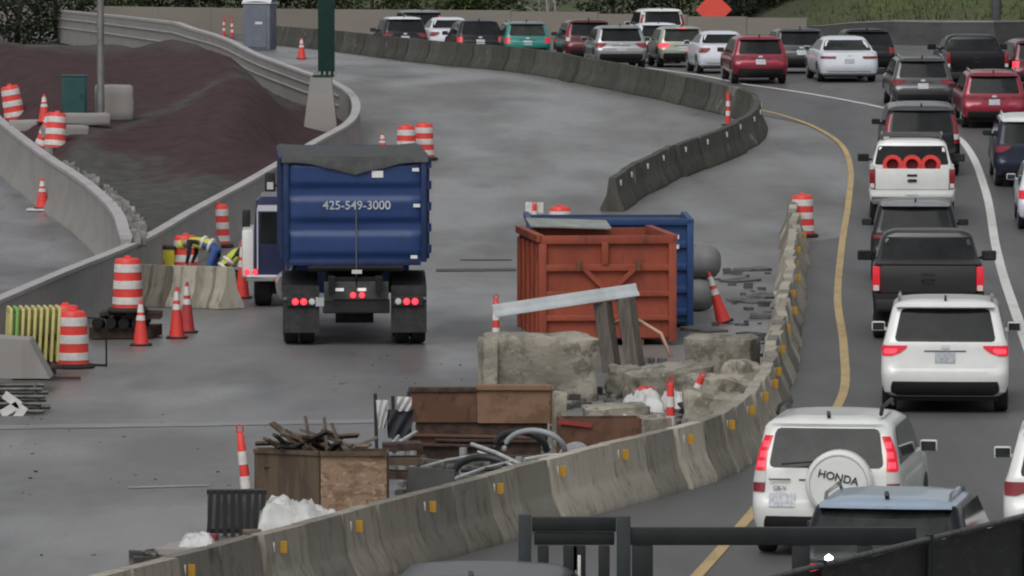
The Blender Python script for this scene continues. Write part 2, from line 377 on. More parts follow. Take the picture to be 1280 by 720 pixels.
at_ = n_.nodes.new('ShaderNodeAttribute'); at_.attribute_name = 'soil'
tc_ = n_.nodes.new('ShaderNodeTexCoord'); nz_ = n_.nodes.new('ShaderNodeTexNoise'); nz_.inputs['Scale'].default_value = 2.2; nz_.inputs['Detail'].default_value = 8; nz_.inputs['Roughness'].default_value = .7
n_.links.new(tc_.outputs['Object'], nz_.inputs['Vector'])
ra = n_.nodes.new('ShaderNodeValToRGB'); rb = n_.nodes.new('ShaderNodeValToRGB')
for r_, c1, c2 in ((ra, (.055, .055, .050), (.10, .10, .093)), (rb, (.042, .024, .026), (.078, .045, .048))):
    r_.color_ramp.elements[0].position = .35; r_.color_ramp.elements[1].position = .68
    r_.color_ramp.elements[0].color = (*c1, 1); r_.color_ramp.elements[1].color = (*c2, 1); n_.links.new(nz_.outputs['Fac'], r_.inputs[0])
mx_ = n_.nodes.new('ShaderNodeMix'); mx_.data_type = 'RGBA'
n_.links.new(at_.outputs['Fac'], mx_.inputs[0]); n_.links.new(ra.outputs[0], mx_.inputs[6]); n_.links.new(rb.outputs[0], mx_.inputs[7]); n_.links.new(mx_.outputs[2], b_.inputs['Base Color'])
bp_ = n_.nodes.new('ShaderNodeBump'); bp_.inputs['Strength'].default_value = .6; bp_.inputs['Distance'].default_value = .12; n_.links.new(nz_.outputs['Fac'], bp_.inputs['Height']); n_.links.new(bp_.outputs[0], b_.inputs['Normal'])
me = mb.mesh('dirt_infield', M_dirt, 179)
at = me.attributes.new('soil', 'FLOAT', 'POINT'); at.data.foreach_set('value', cols)
tag(link('dirt_infield', me), kind='structure')
INF_ROWS = rows
def infield_at(px, py):
    best = None
    for r in INF_ROWS:
        for p in r:
            q = proj(*p); d = (q[0] - px) ** 2 + (q[1] - py) ** 2
            if best is None or d < best[0]: best = (d, p)
    return Vector(best[1])
# ------------------------------------------------------------------ jersey barriers
def jersey_mesh(L, name, m, slot=True):
    h = [(.30, 0), (.30, .075), (.17, .33), (.14, .42), (.085, .81)]
    poly = h + [(-x, z) for x, z in h[::-1]]
    mb = MB(); n = 7; e = .034
    rows_ = []
    for k in range(n + 1):
        y = -L / 2 + e + (L - 2 * e) * k / n; s = .008 if k in (0, n) else 0; y = (-L / 2 + e if k == 0 else L / 2 - e if k == n else -L / 2 + e + .03 + (L - 2 * e - .06) * (k - 1) / (n - 2))
        rows_.append([(x * (1 - s * 3), y, z * (1 - s * .6)) for x, z in poly] )
    rows2 = [r + [r[0]] for r in rows_]; mb.grid(rows2)
    mb.add(rows_[0], [tuple(range(len(poly)))]); mb.add(rows_[-1], [tuple(range(len(poly)))])
    return mb.mesh(name, m, 28)
def along(fn, y0, y1, pitch):
    out = []; Y = y0
    while Y < y1:
        p = Vector((fn(Y), Y)); Y2 = Y + .3
        t = (Vector((fn(Y2), Y2)) - p).normalized(); dY = t.y * pitch
        q = Vector((fn(Y + dY), Y + dY)); out.append((p, q)); Y += dY * (pitch / max(.2, (q - p).length))
    return out
def barrier_line(fn, y0, y1, pitch, m, label, group, refl_every, m_ref, side):
    me = jersey_mesh(pitch, 'jersey_barrier', m)
    rm = MB().box((0, 0, 0), (.03, .02, .13)).mesh('reflector_edge', M_whiteref)
    rm2 = MB().box((0, 0, 0), (.09 if m_ref is M_amber else .06, .012, .135), bev=.004).mesh('reflector', m_ref)
    for i, (p, q) in enumerate(along(fn, y0, y1, pitch)):
        c = (p + q) / 2; t = q - p; ang = math.atan2(-t.x, t.y)
        jit = random.uniform(-2.2, 2.2)
        o = link('jersey_barrier', me, None, (c.x + random.uniform(-.045, .045), c.y, zr(c.y) + .01), (math.atan(slope(c.y)), 0, ang + R(jit))); tag(o, label, 'barrier', group)
        if refl_every and i % (refl_every if c.y < 98 or c.y > 150 else 4) == 0:
            link('reflector', rm2, o, (side * (.165 if m_ref is M_amber else .12), -.25 * pitch + random.uniform(-.1, .1), .64), (0, 0, R(-12) * side))
            if m_ref is M_amber: link('reflector_edge', rm, o, (.10, -.25 * pitch - .06, .64))
barrier_line(B2, 63, 147.5, 1.3, M_bar, 'weathered concrete barrier segment in the line between the scrap heap and the yellow edge line', 'concrete barriers beside the yellow line', 2, M_amber, 1)
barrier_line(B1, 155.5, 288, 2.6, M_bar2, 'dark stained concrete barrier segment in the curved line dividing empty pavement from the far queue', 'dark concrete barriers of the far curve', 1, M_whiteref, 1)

# ------------------------------------------------------------------ far walls, hill, trees
tp = [G(*p) for p in [(-60, 36), (60, 38), (200, 41), (400, 45), (640, 47), (860, 49), (1010, 50)]]
tw = thing('boundary_wall', 'low tan concrete wall behind the far queue of cars, below the trees', 'wall')
for i in range(len(tp) - 1):
    a, b = tp[i], tp[i + 1]; n = max(2, int((b - a).length / 4))
    for k in range(n):
        p, q = a.lerp(b, k / n), a.lerp(b, (k + 1) / n); d = (q - p).normalized() * .015
        h = 1.3 - .3 * sm(-5, 14, p.x)
        mb = MB().bar(p + d + Vector((0, 0, h / 2 - .1)), q - d + Vector((0, 0, h / 2 - .1)), .2, h + .2); mb.build('panel', M_tan, tw)
dp = [G(*p) for p in [(1000, 48), (1030, 51), (1070, 54), (1120, 56), (1180, 57), (1240, 57), (1300, 56), (1400, 54)]]
dk = thing('dark_barrier_wall', 'long dark asphalt-grey barrier wall with pale top at the foot of the grassy slope', 'wall')
sweep([(p.x, p.y, .55 + .45 * sm(1000, 1120, 1000 + i * 40)) for i, p in enumerate(dp)], [(-.2, 0), (.3, 0), (.1, 1.0), (-.1, 1.0)], zr).build('wall_body', layered('dark_barrier', (.05, .05, .052), [((.6, .6, 2), (.075, .075, .075), .5, .1, .7)], rough=.8), dk)
sweep([(p.x, p.y, .55 + .45 * sm(1000, 1120, 1000 + i * 40)) for i, p in enumerate(dp)], [(-.12, 1.0), (.12, 1.0), (.12, 1.08), (-.12, 1.08)], zr).build('coping', M_conc, dk)
def hz(x, Y):
    s = .02 + .22 * sm(8, 18, x)
    e = 322 - 16 * sm(10, 20, x)
    return 1.88 + max(0, Y - e) * s + .5 * mnoise.noise(Vector((x * .08, Y * .08, 0))) * sm(e, e + 10, Y) - .25 * (1 - sm(e - 2, e + 1, Y))
mb = MB(); rws = []
for i in range(60):
    Y = 303 + i * 2.5; rws.append([(x, Y, hz(x, Y)) for x in [-90 + 3 * k for k in range(64)]])
M_hill = layered('grassy_slope', (.05, .06, .028), [((.12, .12, .3), (.075, .10, .03), .52, .1, .9), ((.3, .3, .3), (.075, .065, .045), .58, .08, .8), ((1.5, 1.5, 1.5), (.035, .042, .02), .55, .1, .6)], rough=.95, bump=.6, bscale=6)
tag(mb.grid(rws).build('hillside', M_hill, None, 179), kind='structure')
# grass tufts on the slope
mb = MB()
for i in range(9000):
    x = random.uniform(8, 30); Y = random.uniform(304, 345); z = hz(x, Y)
    a = random.uniform(0, 6.28); h = random.uniform(.1, .38); wd = .05; lx, ly = random.gauss(0, .12), random.gauss(0, .12)
    mb.add([(x - wd * math.cos(a), Y - wd * math.sin(a), z - .03), (x + wd * math.cos(a), Y + wd * math.sin(a), z - .03), (x + lx, Y + ly, z + h)], [(0, 1, 2)])
tag(mb.build('slope_grass', mat('grass_blade', (.06, .085, .025), .9, var=.4, vscale=.6, col2=(.10, .12, .04)), fix=False), 'rough green grass on the slope behind the dark barrier wall', 'grass', kind='stuff')

def leaf_mat(name, c):
    m = mat(name, c, .7, var=.45, vscale=1.2, col2=tuple(min(1, k * 1.7) for k in c), spec=.3); return m
M_bark = mat('bark', (.06, .05, .04), .95, var=.3, vscale=6, bump=.5)
M_birch = mat('pale_bark', (.3, .3, .28), .9, var=.35, vscale=5, stretch=(1, 1, .4))
def tree(name, label, x, Y, h, rad, low, lm, bm_, seed, n=110, group=None, lean=0, trunks=1, leaf=.2):
    rn = random.Random(seed); z0 = hz(x, Y) if Y > 303 else zr(Y)
    t = thing(name, label, 'tree', (x, Y, z0 - .1), (0, 0, 0), group)
    ends = []; mb = MB()
    for q in range(trunks):
        ox, oy = (0, 0) if trunks == 1 else (rn.uniform(-.6, .6), rn.uniform(-.3, .3))
        pts = [(ox, oy, 0)]; 
        for k in range(1, 6): pts.append((ox + lean * k / 5 + rn.gauss(0, .06) * k, oy + rn.gauss(0, .06) * k, h * .85 * k / 5))
        mb.tube(pts, [.02 * h * (1 - .16 * k) / (1 + .4 * (trunks > 1)) for k in range(6)], 7)
        for k in range(9):
            b = Vector(pts[rn.randint(1, 4)]); a = rn.uniform(0, 6.28); r = rad * rn.uniform(.5, .9)
            e = b + Vector((math.cos(a) * r, math.sin(a) * r, rn.uniform(.1, .35) * h * .6)); ends.append(e)
            mb.tube([b, b.lerp(e, .5) + Vector((0, 0, .1)), e], [.007 * h, .005 * h, .002 * h], 5)
    mb.build('trunk', bm_, t, 179)
    cb = MB()
    for k in range(n):
        u = rn.random(); zc = low * h + (1 - low) * h * u
        rr = rad * (math.sin(math.pi * min(1, .12 + .83 * u)) ** .6) * math.sqrt(rn.uniform(.08, 1.0))
        a = rn.uniform(0, 6.28); c = Vector((rr * math.cos(a) + lean * u, rr * math.sin(a), zc))
        if k < len(ends): c = ends[k]
        cr = rn.uniform(.3, .6) * rad * .42
        for j in range(24):
            d = Vector((rn.gauss(0, 1), rn.gauss(0, 1), rn.gauss(0, .8))) * cr * .6; p = c + d
            q = Euler((rn.uniform(-1, 1), rn.uniform(-1, 1), rn.uniform(0, 6.28))).to_matrix(); s = leaf * rn.uniform(.6, 1.3)
            cb.add([p + q @ Vector(v) for v in ((-s * .5, 0, 0), (0, -s * .35, .02), (s * .6, 0, 0), (0, s * .35, .02))], [(0, 1, 2, 3)])
    cb.build('crown', lm, t, fix=False); return t
LD = leaf_mat('dark_leaves', (.020, .028, .014)); LM = leaf_mat('mid_leaves', (.045, .062, .022)); LG = leaf_mat('fresh_leaves', (.075, .105, .03)); LP = leaf_mat('silvery_leaves', (.13, .14, .10))
TG = 'trees behind the tan wall'
def tx(px, Y): return (px - 640) / F * Y
for px, Y, h, rad, low, lm, bk, tr, lab in [
    (22, 285, 7.5, 2.6, .0, LD, M_bark, 1, 'very dark conifer-like tree filling the corner left of the retaining wall end'),
    (70, 300, 7, 2.4, .0, LD, M_bark, 1, 'dark tree standing just behind the far end of the retaining wall'),
    (150, 330, 6, 2.2, .04, LM, M_bark, 1, 'mid green tree behind the tan wall, first to the right of the dark corner trees'),
    (225, 331, 6, 2.2, .03, LD, M_bark, 1, 'dark green tree behind the tan wall, between the street pole and the portable toilet'),
    (300, 329, 6.5, 2.2, .02, LD, M_bark, 1, 'dark green tree behind the tan wall, above the portable toilet'),
    (385, 331, 6, 2.4, .0, LD, M_bark, 1, 'dark green tree behind the tan wall, hidden partly by the green post'),
    (465, 328, 6, 2.3, .0, LM, M_bark, 1, 'mid green tree behind the tan wall, above the black hatchback'),
    (545, 329, 5.5, 2.4, .0, LG, M_bark, 1, 'fresh green tree behind the tan wall, above the black pickup'),
    (612, 329, 5.5, 2.0, .03, LM, M_bark, 1, 'mid green tree behind the tan wall, left of the pale trunks'),
    (690, 322, 6, 1.6, .1, LP, M_birch, 5, 'silvery thin-leaved clump of pale trunks above the teal wagon'),
    (765, 328, 7, 2.4, .0, LD, M_bark, 1, 'dark green tree to the right of the pale trunks'),
    (845, 330, 7, 2.4, .0, LD, M_bark, 1, 'dark green tree behind the white van-like wagon, left of the orange diamond sign'),
    (925, 327, 7, 2.4, .0, LD, M_bark, 1, 'dark green tree right behind the orange diamond sign'),
    (985, 326, 7, 2.1, .0, LD, M_bark, 1, 'dark green tree where the wooded bank meets the open grass slope'),
    (1075, 352, 4, 2.6, .0, LG, M_bark, 1, 'fresh green spreading shrub high on the grass slope')]:
    tree('tree', lab, tx(px, Y), Y, h, rad, low, lm, bk, int(px), 230 if tr == 1 else 60, TG if px < 1000 else None, trunks=tr)
tree('tree', 'dark green tree at the slope edge behind the utility pole', tx(1262, 350), 350, 6, 2.2, .05, LM, M_bark, 1262, 90)

# ================================================================== VEHICLES
M_glass = mat('car_glass', (.010, .012, .014), .06, spec=.12, var=.4, vscale=.8, col2=(.022, .025, .026))
M_glass2 = mat('pale_car_glass', (.02, .024, .024), .06, spec=.16, var=.4, vscale=.9, col2=(.05, .058, .054))
M_black = mat('black_plastic', (.012, .012, .013), .55, var=.2)
M_under = mat('underbody', (.008, .008, .008), .9)
M_tyre = mat('tyre_rubber', (.014, .014, .015), .85, var=.2, vscale=8)
M_rim = mat('alloy_rim', (.35, .35, .36), .35, .8)
M_chrome = mat('chrome', (.55, .55, .56), .15, 1)
M_red = mat('tail_lamp_red', (.22, .010, .018), .18, coat=.4)
M_redon = mat('tail_lamp_lit', (.42, .01, .02), .2, emit=.25, ecol=(1, .03, .06))
M_brake = mat('brake_lamp_lit', (.8, .05, .08), .2, emit=1.0, ecol=(1, .05, .08))
M_clear = mat('reversing_lamp', (.6, .6, .58), .15)
M_plate = mat('number_plate', (.40, .43, .46), .4, var=.3, vscale=30, stretch=(1, 1, .5))
TYRE = [(.0, -.105), (.235, -.105), (.30, -.11), (.335, -.095), (.345, -.05), (.345, .05), (.335, .095), (.30, .11), (.235, .105), (0, .105)]
me_tyre = MB().lathe(TYRE, 28, axis='x').mesh('wheel', M_tyre, 35)
mbr = MB().lathe([(.0, .106), (.05, .118), (.055, .112), (.215, .109), (.225, .118), (.232, .104)], 20, axis='x')
me_rim = mbr.mesh('rim', M_rim, 30)
me_rimL = MB().lathe([(.232, -.104), (.225, -.118), (.215, -.109), (.055, -.112), (.05, -.118), (0, -.106)], 20, axis='x').mesh('rim', M_rim, 30)

class Shape:
    """body lofted from plan slices: z, rear y, front y, half width, rear corner radius, front corner radius, bow"""
    def __init__(s, sl): s.sl = sorted(sl)
    def at(s, z):
        L = s.sl
        if z <= L[0][0]: return L[0][1:]
        if z >= L[-1][0]: return L[-1][1:]
        for a, b in zip(L, L[1:]):
            if a[0] <= z <= b[0]:
                t = (z - a[0]) / max(1e-6, b[0] - a[0]); return tuple(p + (q - p) * t for p, q in zip(a[1:], b[1:]))
    def rear(s, x, z):
        yr, yf, w_, rr, rf, bow = s.at(z); x = min(abs(x), w_ - .002); y = yr + bow * (x / w_) ** 2
        e = x - (w_ - rr)
        if e > 0: y += rr - math.sqrt(max(0, rr * rr - e * e))
        return y
    def side(s, y, z):
        yr, yf, w_, rr, rf, bow = s.at(z); return w_
    def ring(s, z):
        yr, yf, w_, rr, rf, bow = s.at(z); h = []
        for k in range(6): x = (w_ - rr) * k / 5; h.append((x, yr + bow * (x / w_) ** 2))
        for k in range(1, 5):
            a = math.pi / 2 * k / 4; x = w_ - rr + rr * math.sin(a); h.append((x, yr + bow * (x / w_) ** 2 + rr * (1 - math.cos(a))))
        y0 = h[-1][1]; y1 = yf - rf - .1
        for k in range(1, 6): h.append((w_, y0 + (y1 - y0) * k / 5))
        for k in range(1, 4):
            a = math.pi / 2 * k / 3; x = w_ - rf + rf * math.cos(a); h.append((x, y1 + (yf - y1 - .1 * (x / w_) ** 2) * math.sin(a)))
        for k in range(1, 4): x = (w_ - rf) * (1 - k / 3); h.append((x, yf - .1 * (x / w_) ** 2))
        r = h + [(-x, y) for x, y in h[-2:0:-1]]
        return [(x, y, z) for x, y in r]
    def body(s, name, m, parent, z0=-9, z1=99):
        zs = []
        for a, b in zip(s.sl, s.sl[1:]):
            n = max(1, int((b[0] - a[0]) / .09)); zs += [a[0] + (b[0] - a[0]) * k / n for k in range(n)]
        zs.append(s.sl[-1][0]); zs = [z for z in zs if z0 - 1e-6 <= z <= z1 + 1e-6]
        if z0 > 0: zs = [z0] + [z for z in zs if z > z0 + .004]
        if z1 < 90: zs = [z for z in zs if z < z1 - .004] + [z1]
        rs = [s.ring(z) for z in zs]; mb = MB(); mb.grid([r + [r[0]] for r in rs])
        n = len(rs[0]); mb.add(rs[0], [tuple(range(n))]); mb.add(rs[-1], [tuple(range(n))])
        return mb.build(name, m, parent, 38)
    def rear_patch(s, name, m, parent, rows, off=.008, n=8):
        g = []
        for z, xl, xr in rows: g.append([(xl + (xr - xl) * k / n, s.rear(xl + (xr - xl) * k / n, z) - off, z) for k in range(n + 1)])
        mb = MB(); mb.grid(g)
        bd = [(0, k) for k in range(n + 1)] + [(i, n) for i in range(1, len(g))] + [(len(g) - 1, k) for k in range(n - 1, -1, -1)] + [(i, 0) for i in range(len(g) - 2, 0, -1)]
        out = [g[i][k] for i, k in bd]; inn = [(p[0], p[1] + off + .012, p[2]) for p in out]
        mb.grid([out + [out[0]], inn + [inn[0]]])
        return mb.build(name, m, parent, 40)
    def side_patch(s, name, m, parent, rows, sg, off=.006, n=4):
        g = []
        for z, ya, yb in rows: g.append([(sg * (s.side(ya + (yb - ya) * k / n, z) + off), ya + (yb - ya) * k / n, z) for k in range(n + 1)])
        return MB().grid(g).build(name, m, parent, 40)

def rrect(z0, z1, x0, x1, r=.05, wt=None):       # rows of a rounded rectangle; wt narrows the top
    rows = []
    zs = [z0, z0 + r * .3, z0 + r, (z0 + z1) / 2, z1 - r, z1 - r * .3, z1]
    for z in zs:
        d = 0
        if z < z0 + r: d = r - math.sqrt(max(0, r * r - (z0 + r - z) ** 2))
        if z > z1 - r: d = r - math.sqrt(max(0, r * r - (z - z1 + r) ** 2))
        t = (z - z0) / (z1 - z0); k = (wt or 0) * t
        rows.append((z, x0 + d + k, x1 - d - k))
    return rows

def wheels(t, w_, ys, r=.345, tw=1.0):
    for y in ys:
        for sg in (-1, 1):
            k = r / .345
            o = link('wheel', me_tyre, t, (sg * (w_ - .125 * tw), y, r)); o.scale = (tw, k, k)
            link('rim', me_rim if sg > 0 else me_rimL, o)
def mirrors(t, w_, y, z, m, s=1.0):
    for sg in (-1, 1):
        mb = MB().box((sg * (w_ + .13 * s), y, z), (.22 * s, .10, .15 * s), bev=.035); mb.bar((sg * (w_ - .05), y + .02, z - .06), (sg * (w_ + .06), y, z - .03), .05, .05)
        o = mb.build('door_mirror', m, t, 40)
        MB().box((sg * (w_ + .13 * s), y - .052, z), (.18 * s, .012, .115 * s), bev=.004).build('mirror_glass', M_glass2, o)
def wagon(name, label, cat, L, W, H, col, px, py, head, lights='wrap', lit=1, group=None, hatch=.30, glass=None, rail=None, clad=True, cm=None, roofm=None, belt=.62, top=.93, plate=(.0, .50), spoiler=True, box=0, glassw=.8, pos=None):
    """SUV, hatchback or wagon seen mostly from behind"""
    w_ = W / 2; p = pos if pos is not None else G(px, py)
    t = thing(name, label, cat, p + Vector((0, 0, .015)), (math.atan(slope(p.y + 2)), 0, -R(head)), group)
    zb = H * belt; rr = .13; gr = .10; zt = H * top; ti = (.17 - .07 * box)
    S = Shape([(.26, .20, L - .2, w_ - .14, rr, .3, .05), (.33, .07, L - .06, w_ - .05, rr, .35, .05), (.45, .015, L, w_ - .01, rr + .05, .4, .05), (.58, 0, L, w_, rr + .05, .4, .05),
               (.66, .01, L - .02, w_, rr + .04, .4, .05), (.70, .06, L - .05, w_, rr, .4, .04), (zb - .16, .085, L - .12, w_ - .005, rr, .45, .04), (zb - .08, .09, L - .25, w_ - .015, rr, .45, .04),
               (zb - .01, .10, L * .75, w_ - .03, gr, .25, .04), (zb + .03, .115, L * .73, w_ - .05, gr, .25, .04), (zt, .115 + hatch, L * .56, w_ - ti, gr, .2, .04),
               (zt + (H - zt) * .35, .10 + hatch, L * .53, w_ - ti - .04, gr, .2, .04), (zt + (H - zt) * .7, .14 + hatch, L * .5, w_ - ti - .10, .14, .2, .04), (H - .01, .28 + hatch, L * .47, w_ - ti - .25, .15, .2, .04), (H, .45 + hatch, L * .44, w_ - ti - .42, .12, .15, .04)])
    zs_ = zt + (H - zt) * .30
    if roofm: S.body('body', col, t, z1=zs_); S.body('roof', roofm, t, z0=zs_)
    else: S.body('body', col, t)
    g = glass or M_glass
    zw0, zw1 = zb + .02, zt - .01; gw = (w_ - .06) * glassw + .04
    S.rear_patch('rear_window', g, t, rrect(zw0, zw1, -gw, gw, .06, .10 - .05 * box), .007, 10)
    for sg in (-1, 1):
        S.side_patch('side_window', g, t, [(zb + .03, .62, L * .70), (zb + .1, .66, L * .685), (zt - .06, .30 + hatch + .22, L * .575), (zt - .02, .36 + hatch + .25, L * .565)], sg)
        for y in (.80, L - .88):
            rws = []
            for k in range(8):
                a = math.pi * .5 * k / 7; z = .28 + .46 * math.sin(a); d = .43 * math.cos(a); rws.append((z, y - d - .01, y + d + .01))
            S.side_patch('wheel_arch', M_black, t, rws, sg, .004)
    # windscreen
    a_, b_ = S.at(zb + .05), S.at(zt)
    MB().grid([[(x * (a_[2] - .1), a_[1] + .01 - .1 * x * x, zb + .05) for x in (-1, -.5, 0, .5, 1)], [(x * (b_[2] - .1), b_[1] + .02 - .1 * x * x, zt) for x in (-1, -.5, 0, .5, 1)]]).build('windscreen', g, t, 179)
    if clad: S.rear_patch('bumper', M_black, t, [(.27, -w_ + .25, w_ - .25), (.33, -w_ + .16, w_ - .16), (.39, -w_ + .15, w_ - .15), (.45, -w_ + .16, w_ - .16), (.50, -w_ + .18, w_ - .18)], .010, 10)
    MB().box((0, L / 2, .27), (W - .36, L - .5, .16)).build('underbody', M_under, t)  # dark box standing for the underbody, added to block light beneath
    # lamps
    for sg in (-1, 1):
        lm = {0: M_red, 1: M_redon, 2: M_brake}[lit]
        def pt(rows, m, nm='tail_lamp'):
            rows = [(z, min(sg * a, sg * b), max(sg * a, sg * b)) for z, a, b in rows]; return S.rear_patch(nm, m, t, rows, .014, 6)
        if lights == 'wrap':
            z0 = zb - .20
            pt([(z0, w_ - .16, w_ - .015), (z0 + .05, w_ - .30, w_ - .012), (z0 + .13, w_ - .40, w_ - .012), (z0 + .16, w_ - .40, w_ - .02)], lm)
            if lit: pt([(z0 + .035, w_ - .20, w_ - .05), (z0 + .075, w_ - .25, w_ - .045), (z0 + .11, w_ - .24, w_ - .06)], M_brake, 'lamp_core').location.y = -.006
        elif lights == 'tall':
            pt([(zb - .02, w_ - .17, w_ - .03), (zb + .2, w_ - .175, w_ - .065), (zt - .10, w_ - .24, w_ - .14)], lm)
            if lit:
                for q_ in range(3):
                    za = zb + .02 + q_ * (zt - zb - .14) / 3; pt([(za, w_ - .15 - .02 * q_, w_ - .06 - .03 * q_), (za + .07, w_ - .155 - .022 * q_, w_ - .07 - .03 * q_)], M_brake, 'lamp_core').location.y = -.006
            pt([(zb - .16, w_ - .165, w_ - .015), (zb - .025, w_ - .17, w_ - .03)], M_clear, 'reversing_lamp')
            pt([(zb - .27, w_ - .16, w_ - .012), (zb - .165, w_ - .165, w_ - .015)], M_red)
        elif lights == 'block':
            z0 = zb - .24
            pt([(z0, w_ - .20, w_ - .012), (z0 + .2, w_ - .22, w_ - .02)], lm)
        elif lights == 'slim':
            z0 = zb - .12
            pt([(z0, w_ - .42, w_ - .012), (z0 + .07, w_ - .44, w_ - .02)], lm)
        elif lights == 'round':
            pt(rrect(zb - .26, zb - .08, w_ - .23, w_ - .05, .085), lm)
    S.rear_patch('number_plate', M_plate, t, [(zb - .30 + plate[1] - .5, plate[0] - .155, plate[0] + .155), (zb - .14 + plate[1] - .5, plate[0] - .155, plate[0] + .155)], .015, 2)
    S.rear_patch('badge', M_chrome, t, rrect(zb - .09, zb - .03, -.07, .07, .028), .012, 4)
    S.rear_patch('trim_strip', M_black, t, [(zb - .13, -.32, .32), (zb - .115, -.32, .32)], .012, 4)
    if lit == 2: S.rear_patch('brake_lamp', M_brake, t, [(zt + .01, -.16, .16), (zt + .045, -.16, .16)], .03, 4)
    if spoiler:
        y0 = .10 + hatch
        mb = MB(); wv = w_ - ti - .06
        mb.grid([[(x * wv, y0 - .10 + .06 * x * x, zt + .015) for x in (-1, -.5, 0, .5, 1)], [(x * wv, y0 + .10, zt + (H - zt) * .55) for x in (-1, -.5, 0, .5, 1)]])
        mb.grid([[(x * wv, y0 - .10 + .06 * x * x, zt + .015) for x in (-1, -.5, 0, .5, 1)], [(x * wv, y0 + .10, zt - .02) for x in (-1, -.5, 0, .5, 1)]])
        mb.build('spoiler', roofm or col, t, 40)
    if rail:
        for sg in (-1, 1):
            x = sg * (w_ - ti - .10); z = H - .03
            MB().tube([(x, hatch + .32, z - .02), (x, hatch + .42, z + .055), (x, L * .44, z + .055), (x, L * .48, z - .02)], .022, 6).build('roof_rail', rail, t, 60)
    aer = MB().bar((0, hatch + .30, H - .01), (0, hatch + .18, H + .05), .04, .05); aer.build('aerial', M_black, t)
    mirrors(t, w_ - .04, L * .67, zb + .06, cm or col)
    wheels(t, w_, (.80, L - .88))
    return t, S
def sedan(name, label, L, W, H, col, px, py, head, lit=1, lights='wrap', group=None, glass=None):
    w_ = W / 2; p = G(px, py); t = thing(name, label, 'car', p + Vector((0, 0, .015)), (math.atan(slope(p.y + 2)), 0, -R(head)), group)
    S = Shape([(.22, .22, L - .2, w_ - .13, .13, .3, .05), (.30, .07, L - .05, w_ - .04, .15, .4, .06), (.48, 0, L, w_, .22, .5, .07), (.66, .02, L - .03, w_, .22, .5, .07), (.86, .07, L - .35, w_ - .02, .18, .5, .06),
               (.95, .10, L - .9, w_ - .04, .15, .4, .05), (.985, .30, L - 1.2, w_ - .07, .1, .3, .05), (1.0, .62, L - 1.3, w_ - .09, .1, .3, .05), (H - .10, 1.25, L - 2.05, w_ - .25, .14, .3, .05), (H - .03, 1.45, L - 2.2, w_ - .32, .15, .3, .05), (H, 1.75, L - 2.35, w_ - .5, .15, .3, .04)])
    S.body('body', col, t); g = glass or M_glass
    S.rear_patch('rear_window', g, t, rrect(1.005, H - .11, -w_ + .16, w_ - .16, .06, .13), .009, 8)
    for sg in (-1, 1):
        S.side_patch('side_window', g, t, [(1.01, .95, L - 1.45), (H - .12, 1.35, L - 2.1)], sg)
        for y in (.95, L - .9):
            rws = [(.24 + .44 * math.sin(math.pi / 2 * k / 7), y - .42 * math.cos(math.pi / 2 * k / 7) - .01, y + .42 * math.cos(math.pi / 2 * k / 7) + .01) for k in range(8)]
            S.side_patch('wheel_arch', M_black, t, rws, sg, .004)
        lm = {0: M_red, 1: M_redon, 2: M_brake}[lit]
        def pt(rows, m): S.rear_patch('tail_lamp', m, t, [(z, min(sg * a, sg * b), max(sg * a, sg * b)) for z, a, b in rows], .014, 6)
        if lights == 'slim': pt([(.76, w_ - .50, w_ - .03), (.84, w_ - .52, w_ - .04)], lm)
        else: pt([(.70, w_ - .22, w_ - .012), (.78, w_ - .36, w_ - .012), (.86, w_ - .38, w_ - .03)], lm)
    S.rear_patch('bumper', M_black, t, [(.23, -w_ + .2, w_ - .2), (.36, -w_ + .25, w_ - .25)], .012, 8)
    S.rear_patch('number_plate', M_plate, t, [(.62, -.155, .155), (.76, -.155, .155)], .014, 2)
    S.rear_patch('badge', M_chrome, t, rrect(.84, .90, -.06, .06, .028), .012, 4)
    if lit == 2: MB().box((0, .66, 1.03), (.32, .05, .04)).build('brake_lamp', M_brake, t)
    MB().box((0, L / 2, .24), (W - .36, L - .5, .14)).build('underbody', M_under, t)  # dark underbody box, added so no light passes beneath
    mirrors(t, w_ - .05, L - 1.55, 1.0, col, .9); wheels(t, w_, (.95, L - .9), .325); return t, S
